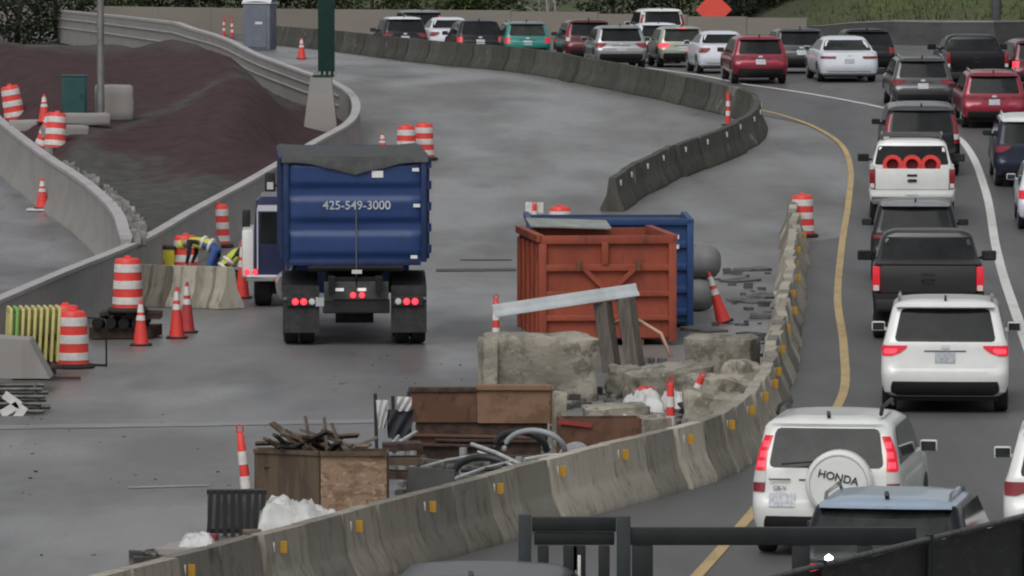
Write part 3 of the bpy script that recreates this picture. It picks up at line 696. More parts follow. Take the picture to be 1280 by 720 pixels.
def pickup(name, label, L, W, H, col, px, py, head, lit=0, group=None, tonneau=False, rack=False, bump=None, mirror=1.25):
    w_ = W / 2; p = G(px, py); t = thing(name, label, 'pickup truck', p + Vector((0, 0, .015)), (math.atan(slope(p.y + 2)), 0, -R(head)), group)
    zf, zrl = .86, 1.36; cy = 1.82
    low = Shape([(.52, .16, L - .2, w_ - .1, .06, .3, .01), (.60, .12, L - .05, w_ - .03, .06, .35, .01), (zf, .10, L, w_, .06, .4, .01)])
    low.body('lower_body', col, t)
    cabs = Shape([(zf, cy, L, w_, .06, .4, .02), (1.10, cy, L - .08, w_ - .01, .06, .45, .02), (1.2, cy, L - .2, w_ - .03, .06, .45, .02), (1.27, cy + .01, L * .70, w_ - .05, .06, .3, .02), (1.34, cy + .02, L * .685, w_ - .07, .06, .3, .02),
                  (H - .14, cy + .13, L * .585, w_ - .18, .09, .3, .03), (H - .06, cy + .17, L * .565, w_ - .24, .1, .3, .03), (H - .01, cy + .3, L * .54, w_ - .36, .12, .3, .03), (H, cy + .5, L * .51, w_ - .5, .1, .2, .03)])
    cabs.body('cab', col, t)
    cabs.rear_patch('rear_window', M_glass, t, rrect(1.33, H - .13, -w_ + .13, w_ - .13, .05, .09), .008, 8)
    for sg in (-1, 1):
        cabs.side_patch('side_window', M_glass, t, [(1.34, cy + .2, L * .665), (H - .16, cy + .32, L * .59)], sg)
        mb = MB().prism([(sg * w_, zf), (sg * (w_ - .012), zrl - .02), (sg * (w_ - .03), zrl), (sg * (w_ - .10), zrl), (sg * (w_ - .10), zf)], .20, cy - .02); mb.build('bed_side', col, t, 30)
        for y in (1.05, L - .95):
            rws = [(.53 + .40 * math.sin(math.pi / 2 * k / 7), y - .46 * math.cos(math.pi / 2 * k / 7) - .01, y + .46 * math.cos(math.pi / 2 * k / 7) + .01) for k in range(6)]
            low.side_patch('wheel_arch', M_black, t, [r for r in rws if r[0] < zf - .01], sg, .004)
        lm = {0: M_red, 1: M_redon, 2: M_brake}[lit]
        o = MB().box((sg * (w_ - .075), .145, (zf + zrl) / 2 + .02), (.135, .11, .44), bev=.02).build('tail_lamp', lm, t, 40)
        MB().box((sg * (w_ - .075), .088, zf + .10), (.10, .012, .10), bev=.004).build('reversing_lamp', M_clear, o)
    tg = MB().box((0, .14, (zf + zrl) / 2 + .005), (W - .30, .07, zrl - zf - .01), bev=.012); tg.build('tailgate', col, t, 40)
    MB().box((0, .103, zrl - .16), (.24, .012, .06), bev=.004).build('handle', M_black, t)
    MB().box((0, .105, zf + .22), (.22, .01, .07), bev=.03).build('badge', M_black, t)
    MB().box((0, .06, .66), (W - .12, .16, .2), bev=.03).build('rear_bumper', bump or M_chrome, t, 40)
    MB().box((0, -.026, .68), (.31, .012, .15)).build('number_plate', M_plate, t)
    MB().box((0, .95, zf + .012), (W - .24, 1.5, .02)).build('bed_floor', M_black, t)
    if tonneau: MB().box((0, .98, zrl + .025), (W - .10, 1.62, .04), bev=.012).build('bed_cover', M_black, t)
    if rack:
        mb = MB()
        for y in (cy + .45, cy + .95, cy + 1.4): mb.bar((-w_ + .3, y, H + .09), (w_ - .3, y, H + .09), .05, .05); mb.bar((-w_ + .32, y, H - .02), (-w_ + .32, y, H + .09), .04, .04); mb.bar((w_ - .32, y, H - .02), (w_ - .32, y, H + .09), .04, .04)
        mb.bar((-w_ + .3, cy + .4, H + .11), (-w_ + .3, cy + 1.45, H + .11), .04, .04); mb.bar((w_ - .3, cy + .4, H + .11), (w_ - .3, cy + 1.45, H + .11), .04, .04)
        mb.build('roof_rack', M_chrome, t)
    MB().box((0, L / 2, .46), (W - .5, L - .7, .22)).build('underbody', M_under, t)  # dark underbody box, added to stop light beneath the truck
    MB().box((0, 1.05, .36), (W - .5, .14, .14), bev=.04).build('rear_axle', M_under, t)
    mirrors(t, w_ - .02, L * .655, 1.36, M_black, mirror); wheels(t, w_, (1.05, L - .95), .40, 1.15); return t, low

C_white = paint('white', (.72, .74, .72), 0, .3); C_wcool = paint('cool_white', (.66, .70, .76), 0, .3); C_grey = paint('grey', (.085, .085, .09), .5); C_brown = mat('paint_brown_grey', (.034, .032, .033), .35, .3, coat=.25)
C_blk = mat('paint_black', (.008, .009, .012), .3, .1, coat=.18, spec=.35); C_navy = mat('paint_navy', (.010, .016, .038), .3, .1, coat=.2, spec=.35); C_red = paint('red', (.26, .012, .035), .25); C_dred = paint('dark_red', (.10, .010, .018), .25)
C_sil = paint('silver', (.36, .37, .38), .6); C_teal = paint('teal', (.02, .22, .19), .1); C_sage = paint('sage_silver', (.40, .43, .36), .4); C_skyref = paint('sky_reflection', (.33, .42, .52), .2); C_char = mat('paint_charcoal', (.014, .015, .018), .3, .2, coat=.2, spec=.35)  # the pale blue is sky reflection painted into a roof colour
def V(hd): return hd
# near lane
t, S = wagon('car', 'white upright wagon with a covered spare wheel on its tailgate', 'car', 4.55, 1.78, 1.66, C_white, 1031, 700, 8.5, lights='tall', lit=1, belt=.635, top=.93, hatch=.20, box=.6, plate=(-.52, .36), clad=True, spoiler=False, glassw=.78, glass=M_glass2)
y0 = .06
sp = MB().lathe([(.0, -.11), (.25, -.11), (.32, -.10), (.345, -.075), (.355, -.03), (.355, .10), (.33, .13), (0, .13)], 36, (0, 0, 0), 'y').build('spare_wheel_cover', C_white, t, 35, loc=(.17, -.02, .90)); sp.scale = (1.14, 1, 1.14)
MB().lathe([(.30, -.113), (.302, -.117), (.306, -.117), (.308, -.11)], 36, (0, 0, 0), 'y', caps=False).build('cover_ring', mat('grey_line', (.45, .46, .45), .4), sp)
M_let = mat('dark_lettering', (.02, .022, .025), .4)
text('lettering', 'HONDA', .115, M_let, sp, (.0, -.118, .07), (R(90), R(12), 0))
text('lettering', 'CR-V', .07, mat('grey_lettering', (.2, .21, .21), .4, .5), t, (-.55, .065, .83), (R(90), 0, 0))
MB().box((-.55, .066, .935), (.26, .012, .022)).build('trim_strip', M_chrome, t)
MB().bar((-.52, .02, 1.12), (-.05, .05, 1.16), .015, .02).build('rear_wiper', M_black, t)
for sg in (-1, 1): MB().tube([(sg * .62, .5, 1.69), (sg * .62, .65, 1.76), (sg * .62, 1.9, 1.77), (sg * .62, 2.1, 1.70)], .025, 6).build('roof_rail', M_black, t, 60)
wagon('car', 'dark hatchback with silver rails and sky reflection painted pale blue on its roof, behind the spare-wheel wagon', 'car', 4.5, 1.84, 1.6, C_blk, 1100, 824, 9.5, lights='wrap', lit=1, rail=M_chrome, roofm=C_skyref, hatch=.38, glass=M_glass2)
wagon('car', 'white car with dark red lamps beside the dark hatchback with silver roof rails', 'car', 4.7, 1.86, 1.62, C_white, 1352, 708, 6, lights='wrap', lit=0)
wagon('car', 'white crossover with lit wedge-shaped lamps and a wide black lower bumper', 'car', 4.85, 1.97, 1.73, C_white, 1181, 519, 4.2, lights='wrap', lit=2 - 1, rail=M_chrome, hatch=.33, belt=.63)
pickup('pickup_truck', 'dark brown-grey pickup with a covered bed driving ahead of the white crossover', 5.8, 2.02, 1.92, C_brown, 1160, 428, 3.3, lit=1, tonneau=True, bump=M_black)
wagon('car', 'black compact SUV with pale roof, between the white pickup and the covered-bed pickup', 'car', 4.6, 1.88, 1.68, C_blk, 1144, 354, 3.5, lights='slim', lit=0, roofm=C_sil, plate=(0, .50), hatch=.34)
tw_, _ = pickup('pickup_truck', 'white pickup with a roof rack and three orange cones lying in its bed', 5.7, 2.03, 1.90, C_white, 1140, 284, 3.2, lit=0, rack=True)
wagon('car', 'black SUV with purple-red lamps right in front of the white pickup', 'car', 4.9, 2.0, 1.82, C_blk, 1152, 222, 1.5, lights='tall', lit=0, hatch=.22, box=.5, roofm=C_grey)
wagon('car', 'grey hatchback SUV with silver roof edges next to the red SUV', 'car', 4.6, 1.8, 1.56, C_grey, 1154, 140, -1, lights='wrap', lit=0, rail=M_chrome)
pickup('pickup_truck', 'black pickup in front of the red SUV, far right lane', 5.6, 1.92, 1.80, C_blk, 1222, 122, -1, lit=0, bump=M_black)
wagon('car', 'dark red SUV with pale roof rails behind the black far pickup', 'car', 4.6, 1.82, 1.58, C_red, 1243, 162, 0, lights='slim', lit=0, rail=M_chrome)
wagon('car', 'dark red car with a bright lit brake lamp beside the black far pickup', 'car', 4.6, 1.85, 1.6, C_dred, 1303, 116, -4, lights='block', lit=2)
wagon('car', 'navy SUV with white roof rails and white window frame, beside the white pickup', 'car', 4.8, 1.95, 1.78, C_navy, 1292, 236, 2, lights='wrap', lit=0, rail=C_white, roofm=C_white, box=.6, hatch=.2)
wagon('car', 'white car behind the navy SUV, only its left corner in view', 'car', 4.6, 1.85, 1.6, C_wcool, 1322, 290, 3, lights='block', lit=1)
# far curve
sedan('car', 'white sedan with slim dark tail lamps and clear rear deck, right of the grey crossover', 4.7, 1.88, 1.43, C_wcool, 1062, 104, -4, lit=0, lights='slim', glass=M_glass2)
wagon('car', 'black car half hidden in front of the white sedan with slim lamps', 'car', 4.4, 1.8, 1.48, C_blk, 1086, 93, -3, lights='block', lit=0)
wagon('car', 'grey crossover between the bright red crossover and the white sedan', 'car', 4.5, 1.8, 1.5, C_grey, 1002, 93, -4, lights='wrap', lit=0)
wagon('car', 'bright red crossover in the far curve just beyond the end of the white line', 'car', 4.5, 1.76, 1.5, C_red, 951, 106, -4, lights='wrap', lit=0)
sedan('car', 'white hatch-backed sedan left of the bright red crossover', 4.6, 1.75, 1.4, C_wcool, 907, 93, -5, lit=0)
wagon('car', 'sage silver wagon with lit brake lamps', 'car', 4.6, 1.68, 1.42, C_sage, 854, 85, -5, lights='wrap', lit=2, glass=M_glass2)
wagon('car', 'white small hatchback between the silver wagon and the sage wagon with lit lamps', 'car', 4.2, 1.68, 1.45, C_wcool, 825, 80, -5, lights='wrap', lit=0)
wagon('car', 'tall white van with a dark rear window behind the small white hatchback', 'van', 4.9, 1.85, 1.75, C_white, 829, 67, -6, lights='tall', lit=0, hatch=.2, box=.6)
wagon('car', 'silver wagon with a large dark rear window beside the dark barrier curve', 'car', 4.7, 1.8, 1.46, C_sil, 777, 86, -5, lights='wrap', lit=0)
wagon('car', 'dark red crossover between the teal wagon and the silver wagon', 'car', 4.5, 1.76, 1.56, C_dred, 738, 80, -6, lights='tall', lit=0)
wagon('car', 'teal wagon with pale roof and red round lamps', 'car', 4.6, 1.7, 1.44, C_teal, 660, 77, -6, lights='block', lit=1, glass=M_glass2, roofm=C_sil, rail=M_chrome)
wagon('car', 'black low wagon with red corner lamps left of the teal wagon', 'car', 4.7, 1.74, 1.46, C_char, 601, 76, -7, lights='block', lit=1, spoiler=False)
sedan('car', 'white sedan mostly hidden behind the black low wagon', 4.6, 1.78, 1.42, C_wcool, 566, 68, -7, lit=0)
wagon('car', 'black hatchback with pale roof edges, at the tail end of the far queue', 'car', 4.4, 1.7, 1.52, C_blk, 507, 72, -7, lights='wrap', lit=0, roofm=C_wcool)
wagon('car', 'grey SUV with pale roof just ahead of the black hatchback with pale roof edges', 'car', 4.7, 1.8, 1.62, C_char, 529, 63, -7, lights='tall', lit=1, roofm=C_sil, box=.5)
wagon('car', 'black SUV in the very foreground, only its curved roof showing below the concrete barriers', 'car', 4.8, 1.9, 1.60, C_blk, 0, 0, 5, pos=Vector((-.42, 57.5, 0)), lights='tall', lit=0)

# ------------------------------------------------------------------ blue roll-off truck
p = G(444, 432)
tr = thing('dump_truck', 'blue roll-off truck with ribbed container and telephone number on its tailgate', 'truck', p + Vector((0, 0, .01)), (math.atan(slope(p.y + 4)), 0, R(2.6)))
C_tb = layered('truck_blue', (.009, .036, .14), [((1, 1, 3), (.014, .045, .15), .5, .12, .8), ((4, 4, 1), (.012, .03, .09), .62, .06, .7), ((9, 9, 9), (.05, .06, .08), .68, .03, .5)], rough=.45, bump=.08, bscale=8)
C_tbd = mat('faded_blue_steel', (.012, .03, .10), .5, .2, var=.3)
zb0, zb1, cw = 1.50, 3.36, 1.27
# container: side walls, floor, tailgate with ribs
for sg in (-1, 1):
    o = MB().box((sg * (cw - .03), 3.2, (zb0 + zb1) / 2), (.06, 6.3, zb1 - zb0)).build('container_side', C_tb, tr)
    mb = MB()
    for k in range(9): mb.box((sg * (cw + .035), .35 + k * .72, (zb0 + zb1) / 2), (.07, .12, zb1 - zb0 - .06), bev=.02)
    mb.bar((sg * (cw + .03), .05, zb1 - .05), (sg * (cw + .03), 6.3, zb1 - .05), .1, .1); mb.build('side_ribs', C_tbd, o)
MB().box((0, 3.2, zb0 + .04), (2 * cw - .14, 6.2, .08)).build('container_floor', C_tbd, tr)
MB().box((0, 6.33, (zb0 + zb1) / 2), (2 * cw - .1, .06, zb1 - zb0)).build('front_wall', C_tb, tr)
rows = []
nz_ = 48
for i in range(nz_ + 1):
    z = zb0 + .02 + (zb1 - zb0 - .06) * i / nz_; f = (z - zb0) / (zb1 - zb0)
    ph = f * 3.0 % 1.0; d = .055 * (sm(.1, .28, ph) - sm(.72, .9, ph)); r = []
    for k in range(21):
        x = -cw + .08 + (2 * cw - .16) * k / 20
        r.append((x, -.02 - d * sm(0, .06, min(k, 20 - k) / 20 + .01) + .012 * mnoise.noise(Vector((x * 1.5, z * 2, 3))), z))
    rows.append(r)
tgm = MB().grid(rows)
bd = [rows[0], [(p_[0], .06, p_[2]) for p_ in rows[0]]]; tgm.grid(bd); bd = [rows[-1], [(p_[0], .06, p_[2]) for p_ in rows[-1]]]; tgm.grid(bd)
tg = tgm.build('tailgate', C_tb, tr, 60)
mb = MB()
for sg in (-1, 1): mb.box((sg * (cw - .04), -.01, (zb0 + zb1) / 2), (.1, .16, zb1 - zb0 + .02), bev=.015)
mb.box((0, -.01, zb0 - .02), (2 * cw - .19, .14, .1), bev=.015); mb.build('tailgate_frame', C_tbd, tr, 40)
for k in range(5): MB().tube([(cw + .05, -.04, zb0 + .15 + k * .38), (cw + .05, -.04, zb0 + .30 + k * .38)], .045, 8).build('hinge', C_tbd, tr, 40)
MB().tube([(.02, -.115, zb0 - .55), (.02, -.105, zb0 + 1.0)], .012, 6).build('latch_rod', M_chrome, tr)
text('lettering', '425-549-3000', .215, mat('faded_white_lettering', (.42, .46, .50), .6, var=.2), tg, (.03, -.088, zb0 + 1.0), (R(90), 0, 0))
for x, z in ((1.08, zb1 - .22), (1.1, zb1 - .86), (.40, zb1 - .30), (1.05, zb0 + .08)):
    MB().box((x, -.09, z), (.12 if x != .4 else .2, .012, .06 if x != .4 else .12)).build('reflector', M_whiteref, tg)
# sagging tarp over the top
rows = []
for i in range(13):
    y = -.10 + 6.5 * (i / 12) ** 1.3; r = []
    for k in range(21):
        u = -1 + 2 * k / 20; z = zb1 + .02 + .03 * mnoise.noise(Vector((u * 3, y, 1))) - (.04 * (1 - abs(u)) if i else 0)
        r.append((u * (cw + .04), y, z))
    rows.append(r)
fr = []
for k in range(21):
    u = -1 + 2 * k / 20; fr.append((u * (cw + .035), -.125 - .03 * mnoise.noise(Vector((u * 5, 0, 0))), zb1 - .09 - .22 * max(0, 1 - abs(u - .0) * 1.25) ** 1.3 - .03 * mnoise.noise(Vector((u * 4, 2, 0)))))
tarp = MB().grid([fr] + rows); tarp.build('tarp', mat('tarp_fabric', (.06, .062, .062), .85, var=.25, vscale=4, bump=.3, bscale=12), tr, 179)
# chassis
mb = MB()
for sg in (-1, 1): mb.box((sg * .42, 3.6, 1.10), (.12, 8.2, .28)); mb.box((sg * .42, 3.2, 1.36), (.16, 6.2, .14))
for y in (0, 1.2, 2.6, 4.2): mb.box((0, y, 1.12), (.74, .12, .2))
mb.build('chassis', M_under, tr)
MB().tube([(-.85, .02, 1.40), (.85, .02, 1.40)], .09, 10).build('rear_roller', M_black, tr, 40)
MB().box((.02, -.08, .98), (1.15, .06, .32), bev=.01).build('rear_crossmember', mat('worn_black_steel', (.05, .05, .05), .6, var=.4, vscale=6), tr)
MB().box((.02, -.02, .70), (1.2, .1, .26), bev=.03).build('tow_hitch', M_black, tr)
for sg in (-1, 1):
    for y in (.62, 1.98):
        for x in (.93, 1.22):
            MB().lathe([(0, -.12), (.28, -.12), (.48, -.13), (.51, -.1), (.515, 0), (.51, .1), (.48, .13), (.28, .12), (0, .12)], 26, axis='x').build('wheel', M_tyre, tr, 35, loc=(sg * (x - .08), y, .515))
    MB().lathe([(0, -.15), (.28, -.15), (.48, -.15), (.51, -.1), (.515, 0), (.51, .1), (.48, .15), (.28, .12), (0, .12)], 26, axis='x').build('wheel', M_tyre, tr, 35, loc=(sg * 1.0, 7.0, .515))
    MB().box((sg * .96, .02, .64), (.64, .02, .84), bev=.006).build('mudflap', mat('grey_black_rubber', (.028, .028, .028), .8, var=.4, vscale=5), tr)
    rws = []
    for k in range(9):
        a = math.pi * .06 + math.pi * .88 * k / 8; rws.append([(sg * .66, 1.3 - 1.35 * math.cos(a), .55 + .72 * math.sin(a) ** .6), (sg * 1.28, 1.3 - 1.35 * math.cos(a), .55 + .72 * math.sin(a) ** .6)])
    MB().grid(rws).build('fender', mat('brushed_dark_steel', (.09, .09, .095), .35, .7, var=.3, vscale=7), tr, 60)
    MB().box((sg * .94, -.02, .78), (.56, .05, .16), bev=.01).build('lamp_panel', M_black, tr)
    for q, mm in ((0, M_brake), (1, M_brake), (-1, M_clear)):
        MB().lathe([(0, -.05), (.05, -.045), (.062, -.02), (.062, .02), (0, .02)], 14, axis='y').build('tail_lamp' if q >= 0 else 'reversing_lamp', mm, tr, 40, loc=(sg * (.92 + q * .15 * 1), -.03, .78))
for x in (-.04, .12): MB().lathe([(0, -.05), (.045, -.045), (.055, -.02), (.055, .02), (0, .02)], 14, axis='y').build('tail_lamp', M_brake, tr, 40, loc=(x, -.11, .90))
for x in (-.28, .12): MB().box((x, -.125, 1.0), (.15, .03, .055), bev=.008).build('work_lamp', mat('lamp_white', (.8, .8, .78), .3, emit=.3), tr)
MB().box((-.55, -.06, .78), (.31, .015, .16)).build('number_plate', M_plate, tr)
MB().box((.03, -.12, 1.32), (.18, .02, .07)).build('data_plate', M_clear, tr)
MB().tube([(-.34, .6, .52), (.34, .6, .52)], [.16, .16], 12).build('axle_housing', M_under, tr, 40)
MB().lathe([(0, -.2), (.14, -.17), (.2, 0), (.14, .17), (0, .2)], 14, (0, .5, .56), 'y').build('differential', M_under, tr, 179)
# cab, mostly hidden beyond the container
Sc = Shape([(.55, 6.6, 8.9, 1.15, .1, .3, .02), (1.5, 6.55, 9.0, 1.18, .1, .35, .02), (1.9, 6.55, 8.95, 1.18, .1, .35, .02), (2.0, 6.55, 7.9, 1.1, .1, .3, .02), (2.65, 6.6, 7.6, 1.0, .12, .3, .02), (2.75, 6.8, 7.4, .8, .12, .2, .02)])
Sc.body('cab', paint('truck_blue', (.012, .04, .15)), tr)
for sg in (-1, 1):
    Sc.side_patch('side_window', M_glass, tr, [(2.02, 6.75, 7.7), (2.5, 6.8, 7.5)], sg)
    mb = MB().box((sg * 1.46, 7.4, 2.62), (.20, .12, .36), bev=.03); mb.bar((sg * 1.1, 7.4, 2.55), (sg * 1.4, 7.4, 2.55), .04, .04); o = mb.build('door_mirror', M_black, tr, 40)
    MB().box((sg * 1.46, 7.33, 2.55), (.12, .012, .14)).build('mirror_glass', M_clear, o)
MB().tube([(-1.05, 6.5, 1.0), (-1.05, 6.5, 3.1)], .07, 10).build('exhaust', M_chrome, tr, 60)
MB().tube([(-1.12, 3.2, .85), (-1.12, 4.6, .85)], .27, 16).build('fuel_tank', M_chrome, tr, 40)

# ------------------------------------------------------------------ blue utility truck standing ahead of it
p = G(352, 384)
ut = thing('utility_truck', 'dark blue cab truck with white side cabinet, standing beyond the roll-off truck by the wall', 'truck', p, (0, 0, R(1.5)))
C_ub = paint('deep_blue', (.010, .016, .07), .2)
Su = Shape([(.58, .02, 4.6, .52, .05, .3, .01), (1.2, 0, 4.8, .54, .06, .3, .01), (1.5, .01, 3.2, .54, .06, .2, .01), (2.1, .04, 2.6, .50, .08, .2, .01), (2.17, .15, 2.4, .42, .1, .2, .01)])
Su.body('cab', C_ub, ut)
Su.rear_patch('rear_window', M_glass, ut, rrect(1.25, 1.86, -.42, .34, .05), .01, 6)
fm = MB()
for a, b in (((-.47, -.02, 1.95), (.38, -.02, 1.95)), ((-.47, -.02, .75), (-.47, -.02, 1.95))): fm.bar(a, b, .025, .12 if a[2] == b[2] else .04)
fm.build('white_window_frame', mat('pale_lilac_paint', (.55, .54, .62), .4), ut)
MB().box((-.66, 1.2, 1.05), (.24, 2.2, .95), bev=.06).build('side_cabinet', C_white, ut, 40)
MB().box((-.70, .6, 1.72), (.16, .12, .34), bev=.03).build('door_mirror', M_black, ut, 40)
MB().box((-.05, -.06, .58), (1.3, .12, .13), bev=.02).build('rear_bumper', M_chrome, ut, 40)
for x in (-.68, -.52): 
    o = MB().lathe([(.03, -.03), (.055, -.03), (.06, 0), (.03, 0)], 16, axis='y').build('tail_lamp', M_brake, ut, 40, loc=(x, -.13, .70)); MB().lathe([(0, -.02), (.03, -.02), (.03, 0), (0, 0)], 12, axis='y').build('lamp_centre', M_red, o)
wheels(ut, .56, (.55, 3.6), .42, 1.5)
MB().box((0, .45, .40), (.8, .5, .3)).build('underbody', M_under, ut)

# three cones lying in the white pickup's bed
Mw = tw_

# ================================================================== WORK ZONE THINGS
M_or = mat('safety_orange', (.72, .055, .045), .5, var=.12, vscale=3); M_ord = mat('faded_orange', (.5, .05, .055), .55, var=.2)
M_wb = mat('white_band', (.62, .60, .58), .5, var=.15, vscale=6)
M_rub = mat('black_rubber_base', (.018, .018, .018), .85)
def drum_r(z): return .285 - .055 * z
def make_drum(label, loc, tilt=(0, 0, 0), group=None, H=1.0):
    t = thing('traffic_drum', label, 'traffic drum', loc, tilt, group)
    prof = [(.20, .03)] + [(drum_r(z), z) for z in (.05, .2, .4, .6, .8, .93)] + [(.20, .97), (.0, .975)]
    MB().lathe(prof, 20).build('drum_body', M_or, t, 40)
    for z0, z1 in ((.72, .87), (.42, .57), (.14, .27)):
        MB().lathe([(drum_r(z0) + .002, z0), (drum_r(z0) + .007, z0 + .004), (drum_r(z1) + .007, z1 - .004), (drum_r(z1) + .002, z1)], 20).build('reflective_band', M_wb, t, 40)
    MB().lathe([(.22, 0), (.37, 0), (.38, .03), (.34, .075), (.29, .08)], 20).build('rubber_base', M_rub, t, 40)
    MB().box((0, 0, .99), (.12, .03, .06), bev=.01).build('handle', M_or, t)
    return t
def make_cone(label, loc, h=.91, tilt=(0, 0, 0), group=None, bands=True, m=None):
    t = thing('traffic_cone', label, 'traffic cone', loc, tilt, group); k = h / .91
    r = lambda z: (.145 - .118 * z / .9) * (1 if h > .8 else 1.15)
    MB().lathe([(r(z) , z * k) for z in (.03, .2, .4, .6, .8, .9)] + [(.012, .905 * k)], 16).build('cone_body', m or M_or, t, 40)
    if bands:
        for z0, z1 in ((.50, .60), (.66, .82)):
            MB().lathe([(r(z0), z0 * k), (r(z0) + .006, (z0 + .004) * k), (r(z1) + .006, (z1 - .004) * k), (r(z1), z1 * k)], 16).build('reflective_band', M_wb, t, 40)
    MB().box((0, 0, .018), (.38, .38, .036), bev=.01).build('rubber_base', M_rub, t)
    return t
def make_tube(label, loc, h=1.05, tilt=(0, 0, 0), group=None, r0=.075):
    t = thing('tubular_marker', label, 'traffic marker', loc, tilt, group)
    r = lambda z: r0 - (r0 - .045) * z / h
    MB().lathe([(r(z * h), z * h) for z in (.02, .3, .6, .88)] + [(.03, .9 * h), (.03, .92 * h)], 14).build('marker_body', M_or, t, 40)
    MB().tube([(-.04, 0, .91 * h), (-.04, 0, .99 * h), (0, 0, h), (.04, 0, .99 * h), (.04, 0, .91 * h)], .013, 6).build('grip', M_ord, t)
    for z0, z1 in ((.28 * h, .42 * h), (.55 * h, .70 * h)):
        MB().lathe([(r(z0), z0), (r(z0) + .005, z0 + .004), (r(z1) + .005, z1 - .004), (r(z1), z1)], 14).build('reflective_band', M_wb, t, 40)
    MB().lathe([(.0, 0), (.2, 0), (.2, .03), (.09, .05), (.08, .05)], 8).build('rubber_base', M_rub, t)
    return t
pr = 'traffic drums'
make_drum('orange and white drum, left of the pair standing on the open pavement', place(508, 203))
make_drum('orange and white drum, right of the pair standing on the open pavement', place(530, 200))
make_drum('orange drum beside a white post against the long concrete wall', place(272, 309))
make_drum('orange drum next to the yellow bin, behind the bent worker', place(232, 352))
make_drum('large orange and white drum standing in front of the yellow barricade stack', place(91, 460))
make_drum('orange drum tucked between the large drum and the yellow barricade stack', place(82, 452))
make_drum('orange and white drum standing on the dark steel stack by the wall', place(160, 424, .50))
q = infield_at(66, 188); make_drum('leaning orange drum, right of two on the infield edge by the ramp wall', q + Vector((0, 0, -.1)), (R(-6), R(4), 0))
make_drum('tilted orange drum, left of two on the infield edge by the ramp wall', infield_at(52, 186) + Vector((0, 0, -.12)), (0, R(18), 0))
make_drum('orange drum alone on the infield above the ramp wall', infield_at(16, 152) + Vector((0, 0, -.1)), (0, R(-10), 0))
make_drum('orange drum at the far end of the concrete barriers beside the yellow line', place(1003, 296))
make_drum('orange drum rising behind the blue container, at the end of the dark barriers', place(700, 312))
make_cone('orange cone with two white bands, left of the pair by the barrier blocks', place(221, 423), .95)
make_cone('slim orange cone, right of the pair on bare pavement by the barrier blocks', place(234, 416), .95, m=M_ord)
make_cone('orange cone beside the dark steel stack, left of the two paired cones', place(176, 432), .82)
make_cone('small orange cone on the far pavement near the green post', place(377, 74), .8)
q = place(53, 264); make_cone('orange cone standing on a white board on the side ramp', q + Vector((0, 0, .06)), .75)
b = MB().box((0, 0, .03), (.75, .5, .05), bev=.01).build('white_board', mat('white_board', (.6, .6, .6), .5, var=.2), None, loc=q + Vector((0, 0, .012))); tag(b, 'flat white board under the cone on the side ramp', 'board')
make_cone('small orange cone just left of the two drums on the open pavement', place(478, 194), .6)
make_cone('tall orange and white cone beside the parked blue utility truck', place(303, 373), 1.15)
make_tube('orange tubular marker in front of the bend of the dark barriers', place(910, 157), 1.0)
make_cone('slim orange cone beside the teal cabinet on the infield', infield_at(56, 153) + Vector((0, 0, -.03)), .75)
make_tube('orange and white striped marker rising behind the plywood box', place(311, 642), 1.15, (0, R(-6), 0))
make_tube('orange striped marker standing left of the orange dumpster', place(620, 440), 1.02)
tm = make_tube('tubular marker with a white sign panel on the open pavement beyond the containers', place(668, 293), .78)
MB().box((0, .07, .62), (.42, .012, .26), bev=.004).build('sign_panel', M_wb, tm)
make_cone('tall orange cone leaning over in the rubble right of the blue container', place(905, 404, .0), 1.02, (0, R(-17), 0))
make_tube('orange striped marker standing between the concrete chunks and the barrier line', place(838, 556), 1.0, r0=.08)
make_tube('short orange marker lying tipped beside the white sacks', place(862, 532, .25), .6, (R(10), R(20), 0))
# white post beside the drum by the wall
o = MB().box((0, 0, .55), (.1, .08, 1.1), bev=.01).build('post', M_wb, None, loc=place(257, 312)); tag(o, 'short white post next to the orange drum by the concrete wall', 'post')
# hollow cones in the white pickup
c0 = tw_.location; hd = -tw_.rotation_euler.z
for k, (dx, lab) in enumerate(((-.46, 'left'), (0, 'middle'), (.44, 'right'))):
    d = Vector((math.cos(hd) * dx + math.sin(hd) * .42, -math.sin(hd) * dx + math.cos(hd) * .42, 1.44))
    t = thing('traffic_cone', lab + ' orange cone of three lying in the white pickup bed, hollow base facing back', 'traffic cone', c0 + d, (R(-90), 0, -hd), None)
    MB().lathe([(.02, .7), (.06, .68), (.19, .05), (.24, .04), (.24, .0), (.15, .0), (.05, .55), (.0, .56)], 18).build('cone_body', M_or, t, 40)
    MB().lathe([(.0, .2), (.125, .12), (.13, .10), (.0, .10)], 16).build('hollow', mat('shaded_orange_inside', (.10, .006, .008), .8), t)  # plug coloured dark orange for the shade inside the cone

# ------------------------------------------------------------------ street furniture on the infield
q = infield_at(396, 164)
ped = thing('sign_gantry_post', 'thick dark green steel post bolted to a tapered concrete pedestal', 'post', (tx(400, 178.5), 178.5, zr(178.5) + .12))
mb = MB(); a, b_, h = .50, .36, 1.55
mb.add([(-a * .9, -a, 0), (a, -a, 0), (a, a, 0), (-a, a, 0), (-b_ * .72, -b_, h), (b_ * .9, -b_, h), (b_ * .9, b_, h), (-b_ * .72, b_, h)], [(0,1,5,4), (1,2,6,5), (2,3,7,6), (3,0,4,7), (4,5,6,7), (0,3,2,1)])
mb.build('pedestal', M_conc, ped)
MB().box((.1, 0, h + .04), (.60, .6, .06)).build('base_plate', mat('dark_green_steel', (.008, .04, .032), .45, .2, var=.2), ped)
MB().box((.18, 0, h + 4.0), (.46, .40, 7.9), bev=.03).build('post_shaft', MATS['dark_green_steel'], ped, 40)
for k in range(5): MB().lathe([(.0, 0), (.035, 0), (.035, .09), (0, .1)], 8).build('bolt', M_conc, ped, loc=(-.14 + k * .14, -.26, h + .07))
